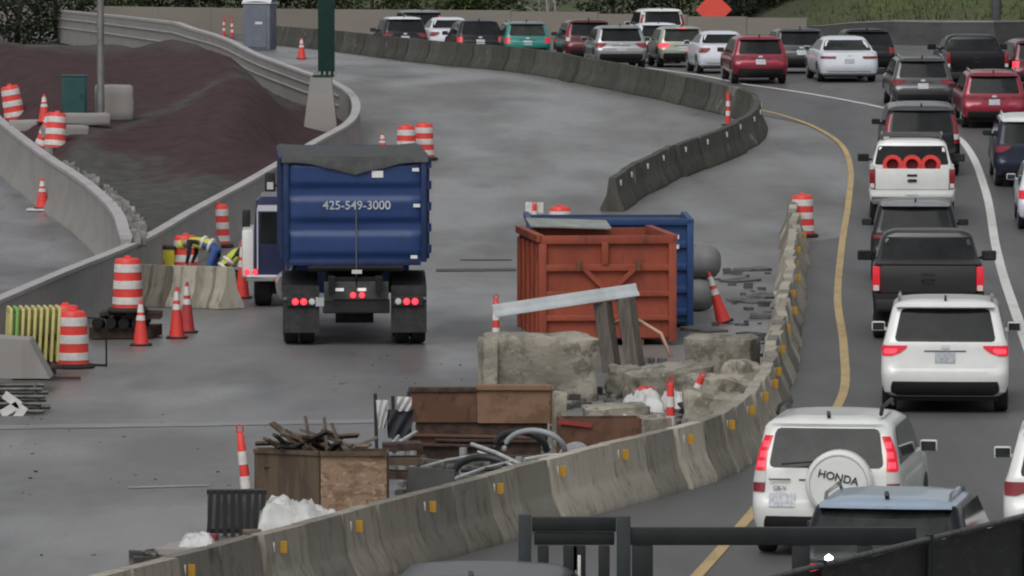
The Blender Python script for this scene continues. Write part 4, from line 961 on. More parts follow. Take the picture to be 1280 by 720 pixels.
q = infield_at(121, 152)
sp = thing('street_lamp', 'slim grey metal lamp pole rising from the dirt infield', 'street lamp', (tx(126, q.y), q.y, q.z - .1))
MB().tube([(0, 0, 0), (0, 0, 9)], [.10, .07], 12).build('pole', mat('galvanised', (.28, .28, .28), .4, .7, var=.2), sp, 60)
MB().tube([(0, 0, 8.9), (.6, -.3, 9.3), (1.8, -.9, 9.4)], .045, 8).build('arm', MATS['galvanised'], sp, 60)
MB().box((2.1, -1.05, 9.38), (.6, .25, .12), bev=.04).build('lamp_head', MATS['galvanised'], sp)
MB().lathe([(0, 0), (.19, 0), (.19, .12), (.1, .16)], 12).build('base', M_conc, sp)
q = infield_at(96, 142)
cb = thing('utility_cabinet', 'teal green utility cabinet standing on the dirt infield', 'cabinet', q + Vector((0, 0, -.1)))
MB().box((0, 0, .56), (.62, .45, 1.12), bev=.03).build('cabinet_body', mat('teal_cabinet', (.012, .07, .07), .5, var=.15), cb, 40)
MB().box((0, -.23, .58), (.54, .015, .98), bev=.004).build('door', MATS['teal_cabinet'], cb); MB().box((0, 0, 1.13), (.68, .5, .04), bev=.01).build('lid', MATS['teal_cabinet'], cb)
MB().box((.2, -.243, .6), (.03, .02, .12)).build('handle', M_black, cb)
q = infield_at(138, 148)
o = MB(); lump(o, (.85, .8, .95), 3.3, amp=.03, sub=3); tag(o.build('concrete_block', M_conc, None, 50, loc=q + Vector((0, 0, -.05)), rot=(0, 0, R(20))), 'grey concrete block half buried in soil beside the lamp pole', 'concrete block')
for (px, py, dx, dy, a, lb) in ((100, 152, 1.6, .35, 12, 'long low concrete slab in the soil between teal cabinet and lamp pole'), (84, 168, 1.2, .35, 25, 'short concrete kerb piece on the infield above the paired drums'), (36, 158, .9, .3, -20, 'pale broken kerb piece between the lone infield drum and the ramp wall')):
    q = infield_at(px, py); o = MB(); lump(o, (dx, dy, .32), px, amp=.03, sub=2); tag(o.build('concrete_plank', M_conc, None, 50, loc=q + Vector((0, 0, -.06)), rot=(0, 0, R(a))), lb, 'concrete slab')
# spoil and stones along the ramp wall top
mb = MB()
for i in range(90):
    Y = random.uniform(129, 160); x = W2(Y) + random.uniform(.15, .5); s = random.uniform(.04, .16)
    t = MB(); lump(t, (s * 1.5, s, s), i * 1.3, amp=s * .35, sub=0); mb.add([Vector(v) + Vector((x, Y, zr(Y) + .95 + random.uniform(0, .2))) for v in t.v], t.f)
tag(mb.build('stone_spoil', mat('pale_stone', (.22, .21, .20), .9, var=.4)), 'broken pale stones spilled along the top of the ramp wall', 'stones', kind='stuff')
# utility pole and sign at the back
p = G(1245, 52); ul = thing('utility_pole', 'thick dark pole standing behind the dark barrier wall on the slope', 'pole', (tx(1245, 306), 306, zr(306)))
MB().tube([(0, 0, 0), (0, 0, 8)], [.24, .2], 12).build('pole', mat('dark_grey_pole', (.06, .062, .065), .7, var=.2), ul, 60); MB().box((0, 0, 7.4), (1.8, .12, .12)).build('crossarm', M_bark, ul)
rs = thing('road_work_sign', 'orange diamond warning sign on a dark stand behind the white sedan', 'sign', (tx(892, 303), 303, zr(303)))
mb = MB().box((0, -.03, 0), (1.22, .02, 1.22), (0, R(45), 0), bev=.0); mb.build('sign_face', mat('sign_orange', (.75, .085, .06), .5, var=.06), rs, loc=(0, 0, 1.35))
mb = MB()
mb.bar((0, 0, .1), (0, 0, 2.0), .05, .05)
for sx in (-1, 1): mb.bar((0, 0, .45), (sx * .5, .3, 0), .04, .04); mb.bar((0, 0, .45), (sx * .5, -.35, 0), .04, .04)
mb.build('stand', M_black, rs)
p = G(325, 63)
pt = thing('portable_toilet', 'grey-blue portable toilet with white roof behind the retaining wall bend', 'portable toilet', p, (0, 0, R(-12)))
M_pt = mat('grey_plastic', (.13, .15, .19), .55, var=.1)
MB().box((0, 0, .98), (1.12, 1.12, 1.9), bev=.04).build('cabin', M_pt, pt, 40)
MB().box((.0, -.575, .98), (.82, .03, 1.7), bev=.01).build('door', M_pt, pt); MB().box((.1, -.595, 1.12), (.3, .012, .1)).build('notice', M_wb, pt)
mb = MB(); rows = []
for i in range(7):
    v = -1 + 2 * i / 6; rows.append([(-.6 + 1.2 * k / 6, v * .6, 1.94 + .18 * (1 - (v * v)) ** .5 + .06 * (1 - (-1 + 2 * k / 6) ** 2)) for k in range(7)])
mb.grid(rows); mb.box((0, 0, 1.93), (1.22, 1.22, .05)); mb.build('roof', mat('white_plastic', (.62, .63, .66), .5), pt, 60)
# small people-high stakes on the far pavement
for px, py, lb in ((280, 40, 'left'), (290, 42, 'right')):
    make_tube(lb + ' slim dark red marker of two beyond the far retaining wall', place(px, py + 6), 1.0)

# ------------------------------------------------------------------ barrier blocks, bin and two workers
blk = jersey_mesh(.50, 'barrier_block', M_bar)
a, b_ = G(282, 386), G(184, 383)
for k in range(6):
    c = a.lerp(b_, k / 5); o = link('barrier_block', blk, None, (c.x, c.y + .1 * (k % 2), c.z + .01), (R(random.uniform(-2, 2)), 0, R(38 + random.uniform(-6, 6)))); tag(o, 'short worn concrete barrier block in the row hiding the workers legs', 'concrete block', 'barrier blocks in front of the workers')
ya = G(202, 352)
yb = thing('yellow_bin', 'yellow plastic bin with black lid behind the barrier blocks', 'bin', ya, (0, 0, R(-4)))
MB().box((0, 0, .35), (.60, .5, .70), bev=.03).build('bin_body', mat('bin_yellow', (.52, .44, .03), .5, var=.12), yb, 40); MB().box((0, 0, .73), (.66, .56, .06), bev=.02).build('lid', M_black, yb, 40)
MB().box((0, -.255, .42), (.22, .012, .06)).build('lettering_bar', mat('ochre', (.28, .2, .03), .6), yb)
M_skin = mat('skin', (.35, .2, .14), .6); M_vest = mat('hi_vis_vest', (.50, .55, .06), .7, var=.2, vscale=9); M_jean = mat('blue_jeans', (.05, .10, .28), .85, var=.2); M_dk = mat('dark_clothes', (.02, .022, .025), .85); M_hat = mat('hard_hat', (.6, .58, .1), .4)
def skin_mesh(name, joints, edges, m, parent, sub=2, root=0):
    me = bpy.data.meshes.new(name); me.from_pydata([j[:3] for j in joints], edges, []); ob = bpy.data.objects.new('tmp', me); COL.objects.link(ob)
    md = ob.modifiers.new('s', 'SKIN'); md.use_smooth_shade = True
    for i, j in enumerate(joints):
        sv = me.skin_vertices[0].data[i]; r = j[3]; sv.radius = r if hasattr(r, '__len__') else (r, r); sv.use_root = (i == root)
    ob.modifiers.new('d', 'SUBSURF').levels = sub; ob.modifiers['d'].render_levels = sub
    dg = bpy.context.evaluated_depsgraph_get(); m2 = bpy.data.meshes.new_from_object(ob.evaluated_get(dg)); bpy.data.objects.remove(ob)
    m2.materials.clear(); m2.materials.append(m); return link(name, m2, parent)
def person(label, loc, rz, hip, chest, neck, head, arms, knees, feet, legm, topm):
    t = thing('person', label, 'person', loc, (0, 0, rz)); Vv = Vector
    hip, chest, neck, head = map(Vv, (hip, chest, neck, head))
    J = [(*hip, (.15, .13)), (*hip.lerp(chest, .5), (.15, .12)), (*chest, (.17, .13)), (*neck, .055)]; E = [(0, 1), (1, 2), (2, 3)]
    for sg, (el, ha) in zip((-1, 1), arms):
        sh = chest.lerp(neck, .55) + Vv((sg * .19, 0, 0)); i = len(J); ha = Vv(ha); el = Vv(el); d = (ha - el).normalized(); pm = ha + d * .07
        J += [(*sh, .065), (*el, .048), (*ha, .03), (*pm, (.042, .022))]; E += [(2, i), (i, i + 1), (i + 1, i + 2), (i + 2, i + 3)]
        sd = d.cross(Vv((0, 1, .2))).normalized()
        for f, (o_, ln) in enumerate(((-.03, .07), (-.01, .085), (.012, .08), (.032, .06))):
            J.append((*(pm + sd * o_ + d * ln), .009)); E.append((i + 3, len(J) - 1))
        J.append((*(ha + sd * -.05 + d * .06), .011)); E.append((i + 2, len(J) - 1))
    for sg, kn, ft in zip((-1, 1), knees, feet):
        i = len(J); hj = hip + Vv((sg * .09, 0, -.05)); J += [(*hj, .10), (*kn, .068), (*ft, .05), (ft[0], ft[1] + .16, ft[2] - .03, .045)]; E += [(0, i), (i, i + 1), (i + 1, i + 2), (i + 2, i + 3)]
    bo = skin_mesh('body', J, E, legm, t); bo.data.materials.append(M_dk); bo.data.materials.append(M_skin)
    leg0 = 4 + 2 * 9
    for pl in bo.data.polygons:
        c = pl.center; best = min(range(len(E)), key=lambda k: (Vv(J[E[k][0]][:3]).lerp(Vv(J[E[k][1]][:3]), .5) - c).length)
        a_i = max(E[best]); pl.material_index = 0 if a_i >= leg0 or a_i < 2 else (2 if a_i == 3 or (a_i - 4) % 9 > 2 else 1)
    up = (head - neck).normalized()
    hb = MB().lathe([(0, -.125), (.05, -.115), (.075, -.06), (.088, .0), (.085, .06), (.05, .11), (0, .125)], 14); 
    q = up.to_track_quat('Z', 'Y'); hd_ = hb.build('head', M_skin, t, 179, loc=head); hd_.rotation_mode = 'QUATERNION'; hd_.rotation_quaternion = q
    MB().lathe([(.115, .02), (.11, .05), (.10, .10), (.06, .15), (0, .165)], 14).build('hard_hat', topm, hd_, 60)
    MB().box((0, .09, -.015), (.03, .035, .045), bev=.01).build('nose', M_skin, hd_)
    for sg in (-1, 1): MB().lathe([(0, -.012), (.012, 0), (0, .012)], 8).build('eye', M_dk, hd_, loc=(sg * .032, .078, .015)); MB().box((sg * .088, 0, -.005), (.02, .04, .06), bev=.008).build('ear', M_skin, hd_)
    sh = chest.lerp(neck, .6)
    skin_mesh('vest', [(*hip.lerp(chest, .12), (.175, .15)), (*hip.lerp(chest, .55), (.18, .145)), (*chest, (.20, .155)), (*(sh + Vv((.18, 0, 0))), .085), (*(sh - Vv((.18, 0, 0))), .085), (*neck.lerp(chest, .35), .09)], [(0, 1), (1, 2), (2, 3), (2, 4), (2, 5)], M_vest, t)
    for f in (.25, .62):
        c = hip.lerp(chest, f); ax = (chest - hip).normalized()
        b = MB().lathe([(.186, -.028), (.192, -.02), (.192, .02), (.186, .028)], 18).build('reflective_strip', M_wb, t, 60, loc=c); b.rotation_mode = 'QUATERNION'; b.rotation_quaternion = ax.to_track_quat('Z', 'Y'); b.scale = (1.0, .86, 1)
    return t
p = G(258, 363)
person('worker in hi-vis vest and blue jeans bent forward behind the barrier blocks', p, R(72), (0, -.22, .88), (0, .22, 1.02), (0, .36, 1.0), (0, .48, .95), (((-.22, .30, .76), (-.16, .38, .52)), ((.22, .30, .76), (.16, .40, .5))), ((-.12, -.10, .48), (.12, -.14, .48)), ((-.13, -.24, .07), (.13, -.26, .07)), M_jean, M_hat)
p = G(286, 372)
person('crouching worker in hi-vis vest and dark trousers beside the tall cone', p, R(-80), (0, -.15, .52), (0, .12, .86), (0, .24, .98), (0, .32, 1.06), (((-.24, .32, .66), (-.16, .5, .5)), ((.24, .32, .66), (.16, .5, .5))), ((-.16, .25, .50), (.16, .22, .46)), ((-.15, -.02, .07), (.15, .0, .07)), M_dk, M_hat)

# ------------------------------------------------------------------ left stores: yellow barricades, steel stack, pallets
M_yp = mat('pale_yellow_plastic', (.55, .50, .20), .55, var=.12); M_gp = mat('lime_plastic', (.22, .42, .10), .55); M_stl = mat('dark_rusty_steel', (.035, .028, .025), .7, .3, var=.5, vscale=5, col2=(.09, .05, .035)); M_wood = mat('weathered_wood', (.13, .105, .08), .85, var=.4, vscale=4, stretch=(1, 6, 6))
base = G(42, 474)
sk = thing('steel_skid', 'dark steel skid under the stacked yellow barricades', 'skid', base)
mb = MB(); mb.box((-.02, .35, .1), (.66, 1.2, .16), bev=.02); mb.box((.1, -.1, .22), (.8, .3, .05)); mb.bar((.2, -.3, .04), (.8, -.3, .04), .06, .05); mb.build('skid_frame', M_stl, sk)
for k in range(2): MB().bar((-.3 + k * .5, -.2, .22), (-.3 + k * .5, .9, .22), .08, .08).build('runner', M_stl, sk)
for k in range(9):
    x = -.42 + k * .098; m = M_gp if k == 1 else M_yp
    t = thing('plastic_barricade', 'lime green plastic barricade in the yellow stack' if k == 1 else 'pale yellow plastic barricade leaning on edge in the stack by the wall', 'barricade', base + Vector((x, .1 + .03 * k, .26)), (0, R(3), R(8)), None if k == 1 else 'stacked yellow barricades')
    mb = MB(); 
    for z in (.06, .40, .86): mb.box((0, .4, z), (.05, .95, .10), bev=.015)
    for y in (-.04, .28, .56, .86): mb.box((0, y, .46), (.05, .08, .86), bev=.015)
    mb.build('barricade_frame', m, t, 40)
    MB().box((0, .12, .62), (.025, .22, .36)).build('infill_panel', m, t)
# black bent frame next to the large drum
p = G(133, 458); t = thing('steel_hoop', 'thin black bent steel hoop standing right of the large drum', 'frame', p)
MB().tube([(0, 0, 0), (0, 0, .75), (-.02, .02, .8), (-.36, .3, .82)], .018, 6).build('hoop', M_black, t); MB().tube([(0, 0, .02), (-.36, .2, .02)], .02, 6).build('foot', M_black, t)
# steel stack below the drum on the wall
p = G(150, 424); st = thing('steel_stack', 'stack of dark steel channels and pipes by the long wall under a drum', 'steel stack', p)
for k in range(5): MB().bar((-.55 + .03 * k, -.1 + .22 * k, .12), (.55 + .04 * k, .05 + .22 * k, .12), .15, .2).build('channel', M_stl, st)
for k in range(4): MB().tube([(-.4 + .24 * k, -.25, .3), (-.3 + .24 * k, .9, .3)], .1, 10).build('pipe', M_under, st, 50)
for k in range(3): MB().bar((.1 + .06 * k, -.1 + .3 * k, .44), (.72, .1 + .3 * k, .42), .12, .12).build('channel', M_stl, st)
MB().box((-.02, .35, .46), (.7, .75, .08), bev=.01).build('top_plate', M_stl, st)
# concrete wedge and stacked scaffold planks in the lower left
p = G(0, 492); o = MB(); o.prism([(-1.0, 0), (.78, 0), (.45, .62), (-1.0, .72)], 0, .9); tag(o.build('concrete_wedge', M_conc, None, loc=p + Vector((0, .3, .22))), 'sloping concrete wedge above the stacked scaffold frames', 'concrete block')
for k in range(4):
    p = G(0, 519); t = thing('scaffold_frame', 'grey steel scaffold frame lying in the flat stack under the concrete wedge', 'scaffold frame', p + Vector((-.1, .0 + .1 * k, .06 + .105 * k)), (0, 0, R(-2 + 1.5 * k)), 'scaffold frames stacked flat')
    mb = MB(); mg = mat('grey_tube_steel', (.10, .10, .095), .5, .5, var=.4, vscale=5)
    for y in (0, .9): MB().tube([(-1.0, y, 0), (.78 - .05 * (k % 2), y, 0)], .035, 8).build('rail', mg, t, 60)
    for x in (-.6, 0, .6): mb.tube([(x, 0, 0), (x, .9, 0)], .025, 6)
    mb.build('crossbars', mg, t, 60)
for k, (px, py, a, lb) in enumerate(((15, 500, 35, 'upper'), (12, 512, -30, 'middle'), (24, 518, -55, 'lower'))):
    o = MB().box((0, 0, 0), (.30, .02, .13), (0, R(a), 0), bev=.004).build('white_strip', M_wb, None, loc=P(px, py, G(0, 519).y - .12)); tag(o, lb + ' torn white strip hanging on the stacked scaffold frames', 'plastic strip')

# ------------------------------------------------------------------ scrap heap: containers
M_do = layered('dumpster_orange', (.30, .062, .028), [((1.2, 1.2, 1.2), (.22, .042, .022), .5, .12, .8), ((5, 5, 1.2), (.09, .035, .022), .62, .06, .8), ((14, 14, 6), (.30, .12, .07), .66, .03, .6)], rough=.65, bump=.2, bscale=12)
M_rust = layered('rusty_steel', (.10, .045, .026), [((1.5, 1.5, 2), (.16, .08, .045), .52, .1, .8), ((6, 6, 3), (.035, .02, .016), .6, .06, .7)], rough=.8, bump=.3, bscale=14)
M_rust2 = layered('light_rusty_steel', (.21, .125, .075), [((2, 2, 3), (.13, .065, .035), .54, .08, .8), ((9, 9, 5), (.05, .03, .02), .66, .04, .8)], rough=.8, bump=.3, bscale=14)
p = G(759, 432)
dm = thing('dumpster', 'orange steel dumpster with ribs and a V-shaped brace on its end', 'dumpster', p, (0, 0, R(6)))
DW, DH, DL = 2.40, 1.92, 3.6; x0 = DW / 2
for sg in (-1, 1):
    o = MB().box((sg * (x0 - .03), DL / 2, DH / 2 + .08), (.06, DL, DH - .1)).build('side_wall', M_do, dm)
    for k in range(5): MB().box((sg * (x0 + .03), .35 + k * .75, DH / 2), (.06, .12, DH - .25), bev=.01).build('side_rib', M_do, o)
    MB().bar((sg * x0, 0, DH), (sg * x0, DL, DH), .14, .12).build('top_rail', M_do, dm)
MB().box((0, .03, DH / 2 + .08), (DW - .12, .05, DH - .12)).build('end_wall', M_do, dm)
MB().box((0, DL - .03, DH / 2 + .08), (DW - .12, .05, DH - .12)).build('far_wall', M_do, dm); MB().box((0, DL / 2, .14), (DW - .12, DL - .12, .06)).build('floor', M_do, dm)
for z, h in ((DH - .02, .15), (1.40, .12), (.93, .10), (.5, .10)): MB().box((0, -.035, z), (DW - (.02 if z > 1.8 else .13), .09, h), bev=.012).build('end_rib', M_do, dm, 40)
for x in (-x0 + .03, x0 - .03): MB().box((x, -.04, .95), (.14, .10, 1.76), bev=.012).build('corner_post', M_do, dm, 40)
MB().box((-.05, -.05, 1.66), (.12, .11, .42), bev=.012).build('centre_post', M_do, dm, 40)
o = MB(); o.bar((-.42, -.075, 1.38), (-.02, -.075, .98), .06, .08); o.bar((.48, -.075, 1.38), (.06, -.075, .98), .06, .08); o.build('v_brace', M_do, dm)
for x in (-.52, .55): MB().box((x, -.10, 1.44), (.07, .08, .2), bev=.01).build('hinge', M_rust, dm)
for sg in (-1, 1): MB().box((sg * .6, DL / 2, .04), (.12, DL, .12)).build('skid', M_rust, dm)
rows = []
for i in range(9):
    v = i / 8; rows.append([(-x0 + .1 + (DW - .2) * k / 10, .1 + (DL - .2) * v, DH - .42 + .3 * mnoise.noise(Vector((k * .5, i * .6, 2)))) for k in range(11)])
MB().grid(rows).build('load', mat('rubble_load', (.12, .115, .11), .95, var=.4, vscale=3), dm, 50)
MB().box((-.30, DL - .1, DH + .10), (1.5, .9, .04), (R(6), R(2), 0), bev=.01).build('sheet', mat('pale_green_sheet', (.26, .28, .26), .6, var=.2), dm)
p = G(764, 411)
p.y = max(p.y, 119.2)
bc = thing('blue_container', 'blue steel container standing directly behind the orange dumpster', 'container', (tx(763, p.y), p.y, zr(p.y)), (0, 0, R(1)))
M_cb = layered('container_blue', (.012, .048, .16), [((1, 1, 2), (.016, .06, .18), .5, .1, .8), ((5, 5, 1.5), (.02, .025, .05), .63, .05, .7)], rough=.5, bump=.1)
CW, CHH, CL = 3.02, 1.98, 3.2
for sg in (-1, 1):
    MB().box((sg * (CW / 2 - .03), CL / 2, CHH / 2 + .05), (.06, CL, CHH - .1)).build('side_wall', M_cb, bc)
    MB().bar((sg * CW / 2, -.02, CHH), (sg * CW / 2, CL, CHH), .10, .10).build('top_rail', M_cb, bc)
for y in (.03, CL - .03): MB().box((0, y, CHH / 2 + .05), (CW - .12, .05, CHH - .12)).build('end_wall', M_cb, bc)
for z in (.3, .72, 1.14, 1.56): MB().box((0, -.03, z), (CW - .16, .07, .14), bev=.025).build('end_rib', M_cb, bc, 40)
MB().box((0, -.02, CHH), (CW - .1, .12, .12), bev=.012).build('end_rail', M_cb, bc, 40)
for x in (-CW / 2 + .02, CW / 2 - .02): MB().box((x, -.03, 1.0), (.12, .12, 1.9), bev=.012).build('corner_post', M_cb, bc, 40)
MB().box((0, CL / 2, .1), (CW - .14, CL - .12, .06)).build('floor', M_cb, bc); MB().box((0, CL / 2, CHH - .06), (CW - .14, CL - .14, .02)).build('cover', M_black, bc)
for z in (CHH - .28, CHH - .46): MB().box((CW / 2 - .28, -.075, z), (.1, .012, .08)).build('reflector', M_whiteref, bc)
for k, (px, lb) in enumerate(((901, 'upper grey round-ended pipe stacked right of the blue container'), (893, 'lower grey round-ended pipe lying right of the blue container'))):
    Y = 124.2; r = .33; xe = tx(px, Y)
    t = MB().lathe([(r, -2.2), (r, -.30), (r * .97, -.2), (r * .86, -.1), (r * .6, -.03), (0, 0)], 26, axis='x').build('concrete_pipe', mat('grey_pipe', (.17, .17, .17), .75, var=.15, bump=.1), None, 50, loc=(xe, Y, zr(Y) + .33 + .63 * (1 - k)), rot=(0, 0, R(-14))); tag(t, lb, 'pipe')
    MB().lathe([(r + .002, -.62), (r + .02, -.6), (r + .02, -.5), (r + .002, -.48)], 26, axis='x').build('collar', MATS['grey_pipe'], t, 40)
# guardrail on two posts
Y = G(770, 466).y
gr = thing('guardrail_section', 'pulled-up guardrail section tilted on two weathered posts before the orange dumpster', 'guardrail', (0, 0, 0))
a, b_ = P(617, 389, Y - .6), P(797, 362, Y + .2)
d = (b_ - a); L_ = d.length; prof = [(-.155, 0), (-.13, .035), (-.09, .04), (-.05, 0), (-.02, -.03), (.02, -.03), (.05, 0), (.09, .04), (.13, .035), (.155, 0)]
q = d.to_track_quat('X', 'Z'); rws = []
for k in range(9): rws.append([tuple(a + d * (k / 8) + q @ Vector((0, (w_ * .5) - .0, h * .7 + w_ * .62))) for w_, h in prof])
o = MB().grid(rws); back = [[(p_[0], p_[1] + .012, p_[2] - .006) for p_ in r] for r in rws]; o.grid(back, flip=True); o.grid([rws[0], back[0]]); o.grid([rws[-1], back[-1]])
o.build('beam', mat('galvanised_rail', (.42, .45, .46), .4, .35, var=.12, vscale=3), gr, 60)
for (x0p, y0p, x1p, y1p) in ((753, 378, 768, 484), (782, 372, 796, 470)):
    A, B = P(x0p, y0p, Y + .1), P(x1p, y1p, Y)
    B.z = min(B.z, .0); MB().bar(B, A, .26, .24, bev=.02).build('post', mat('grey_post_wood', (.12, .105, .09), .85, var=.35, vscale=3, stretch=(5, 5, .6), bump=.3), gr)
tb = MB().tube([P(762, 407, Y + .4), P(776, 400, Y + .4), P(796, 399, Y + .4), P(826, 417, Y + .4), P(839, 446, Y + .3)], .035, 6).build('bent_conduit', mat('salmon_plastic', (.55, .35, .25), .5), None, 179); tag(tb, 'bent salmon-coloured plastic conduit arching behind the guardrail posts', 'conduit')

# ------------------------------------------------------------------ scrap heap: concrete, steel, timber
M_chunk = layered('broken_concrete', (.23, .215, .175), [((1.1, 1.1, 1.4), (.33, .305, .25), .52, .06, .9), ((3.5, 3.5, 3.5), (.12, .115, .09), .55, .05, .8), ((12, 12, 12), (.38, .36, .31), .62, .04, .6), ((1.2, 1.2, 1.2), (.12, .145, .08), .64, .05, .6)], rough=.92, bump=1.0, bscale=11, rnd=.15)
def chunk(px, py, sx, sy, sz, rot, lb, amp=.1, up=0):
    o = MB(); lump(o, (sx, sy, sz), px * .37, amp=amp * 1.25, sub=7)
    tag(o.build('concrete_chunk', M_chunk, None, 42, loc=place(px, py, up), rot=tuple(R(a) for a in rot)), lb, 'concrete chunk')
chunk(672, 498, 1.72, .95, 1.02, (0, 2, 5), 'largest mossy concrete chunk left of the guardrail posts', .09)
chunk(610, 500, .24, .7, .98, (0, 0, 8), 'upright concrete slab against the left end of the largest chunk', .03)
chunk(903, 486, 1.08, .9, .88, (0, 0, -14), 'block-shaped concrete chunk below the leaning cone', .06)
chunk(900, 522, .95, 1.1, .62, (0, 5, 20), 'worn concrete chunk between the square block and the barrier line', .12)
chunk(835, 500, 1.25, 1.0, .52, (3, -6, 12), 'low rounded concrete chunk behind the white sacks', .12)
chunk(790, 494, .8, .8, .42, (0, 6, -10), 'flat concrete chunk at the foot of the guardrail posts', .1)
chunk(772, 548, .95, .8, .50, (0, -3, 6), 'pale square-edged concrete chunk left of the white sacks', .04)
chunk(889, 556, .80, .9, .78, (0, 4, -6), 'tall concrete chunk behind the striped marker next to the barrier line', .08)
chunk(812, 566, .55, .6, .55, (0, 0, 25), 'small grey concrete chunk at the foot of the white sacks', .07)
chunk(925, 500, .5, .6, .6, (0, 8, 30), 'crumbling concrete chunk touching the barrier line under the square block', .1)
chunk(699, 560, .2, .3, .82, (0, 1, 4), 'upright pale concrete post at the end of the rusty box', .015)
# rusty box girder and beams
p = G(601, 556); rb_ = thing('steel_box', 'rusty open steel box, dark brown at one end and tan at the other', 'steel box', p + Vector((0, 0, .28)), (0, 0, R(-2)))
MB().box((0, .3, -.12), (1.9, .55, .30), bev=.01).build('base', M_stl, rb_); MB().box((-.55, 0, .27), (.98, .05, .44)).build('panel', M_rust, rb_); MB().box((.48, -.006, .28), (1.06, .05, .48)).build('panel', M_rust2, rb_)
MB().box((-.55, .05, .52), (1.0, .22, .06), bev=.008).build('flange', M_stl, rb_); MB().box((.48, .05, .555), (1.08, .26, .07), bev=.008).build('flange', M_rust2, rb_); MB().box((0, .6, .27), (2.0, .05, .5)).build('back_panel', M_rust, rb_)
MB().box((-1.03, .3, .27), (.05, .6, .5)).build('end_panel', M_rust, rb_); MB().box((1.02, .3, .27), (.05, .6, .5)).build('end_panel', M_rust2, rb_)
for k, (px, py, L0, a, lb) in enumerate(((588, 566, 1.75, -2, 'long rusty beam lying in front of the rusty box'), (610, 572, 1.5, 4, 'dark rusty beam lower in front of the rusty box'), (565, 578, 1.1, -5, 'short dark rusty beam beside the black plastic sheet'))):
    t = MB(); 
    for z in (.02, .2): t.box((0, 0, z), (L0, .18, .025))
    t.box((0, 0, .11), (L0, .02, .16)); tag(t.build('steel_beam', M_stl if k else M_rust, None, loc=place(px, py, .04), rot=(0, R(1), R(a))), lb, 'steel beam')
p = G(752, 578); rbn = thing('rusty_bin', 'dark rusty open steel bin behind the barrier line, below the pale chunk', 'bin', p + Vector((0, .25, 0)), (0, 0, R(6)))
MB().box((0, 0, .30), (1.1, .04, .58)).build('front', M_rust, rbn); MB().box((0, .6, .30), (1.1, .04, .58)).build('back', M_rust, rbn)
for sg in (-1, 1): MB().box((sg * .55, .3, .30), (.04, .62, .58)).build('side', M_rust, rbn)
MB().box((0, .3, .05), (1.06, .58, .05)).build('floor', M_rust, rbn); MB().bar((-.62, -.05, .56), (-.15, -.05, .50), .05, .05).build('lever', mat('red_steel', (.28, .03, .03), .6), rbn)
# plywood box with scrap timber in it
p = G(402, 645)
M_ply = layered('plywood', (.27, .18, .115), [((3, 3, 9), (.17, .10, .06), .53, .04, .85), ((9, 9, 14), (.40, .29, .20), .58, .04, .8), ((14, 14, 8), (.09, .05, .035), .62, .03, .8)], rough=.8, bump=.15)
M_plyd = layered('dark_plywood', (.10, .07, .045), [((8, 8, 1), (.06, .04, .028), .5, .08, .8), ((14, 14, 1.2), (.2, .15, .1), .66, .04, .6)], rough=.85, bump=.15)
pb = thing('plywood_box', 'plywood box, its dark side board beside a pale patterned front board, heaped with timber', 'box', p)
MB().box((.41, .0, .40), (.84, .03, .76)).build('pale_board', M_ply, pb); MB().bar((-.02, 0, .40), (-.86, .42, .40), .03, .76).build('dark_board', M_plyd, pb)
MB().bar((.83, .02, .40), (.83, 1.0, .40), .03, .76).build('end_board', M_plyd, pb); MB().bar((-.86, .44, .40), (-.86, 1.2, .40), .03, .76).build('end_board', M_plyd, pb); MB().bar((-.86, 1.2, .40), (.83, 1.0, .40), .03, .76).build('back_board', M_plyd, pb)
o = MB(); o.bar((-.02, -.02, .80), (.84, -.02, .80), .08, .05); o.bar((-.02, 0, .802), (-.87, .42, .802), .08, .05); o.build('rim', M_plyd, pb)
MB().box((.0, .6, .62), (1.5, .6, .04)).build('fill_board', M_plyd, pb)
rn = random.Random(5)
for k in range(22):
    a = rn.uniform(-70, 70); L0 = rn.uniform(.3, .85); zc = .78 + rn.uniform(0, .22)
    o = MB().box((0, 0, 0), (L0, rn.uniform(.06, .13), .035), bev=.004).build('scrap_board', [M_wood, M_plyd, mat('charred_wood', (.03, .028, .026), .9, var=.4)][k % 3], None, loc=p + Vector((rn.uniform(-.55, .35), rn.uniform(.25, .75), zc)), rot=(R(rn.uniform(-25, 25)), R(rn.uniform(-35, 35)), R(a))); tag(o, 'weathered scrap board in the heap on top of the plywood box', 'board', 'scrap boards on the plywood box')
for k, (dx, dz, ry) in enumerate(((-.18, 1.0, 80), (.04, .98, 86), (.2, .92, 70))):
    o = MB().box((0, 0, 0), (.5, .1, .04)).build('scrap_board', M_wood, None, loc=p + Vector((dx, .45, dz)), rot=(0, R(ry), 0)); tag(o, 'scrap board standing upright out of the heap on the plywood box', 'board', 'upright scrap boards')
# black slatted crate, white tarpaulin, base slab
p = G(296, 672)
cr = thing('slatted_crate', 'black slatted crate half covered by white plastic near the lowest barriers', 'crate', p + Vector((0, 0, .02)), (0, 0, R(3)))
for k in range(8): MB().box((-.33 + k * .094, 0, .28), (.055, .03, .56), (0, R(rn.uniform(-3, 3)), 0)).build('slat', M_black, cr)
MB().box((0, .05, .54), (.74, .03, .05)).build('top_rail', M_black, cr); MB().box((0, .05, .06), (.74, .03, .05)).build('bottom_rail', M_black, cr); MB().box((0, .3, .28), (.72, .02, .55)).build('back_panel', mat('grey_sheet', (.10, .10, .10), .6, var=.4, vscale=3), cr)
p2 = G(268, 700); o = MB(); lump(o, (1.55, .9, .16), 9, amp=.015, sub=4); tag(o.build('concrete_plank', M_conc, None, 50, loc=p2 + Vector((.12, .35, -.02)), rot=(0, 0, R(-12))), 'flat concrete slab lying behind the nearest barriers, carrying the slatted crate', 'concrete slab')
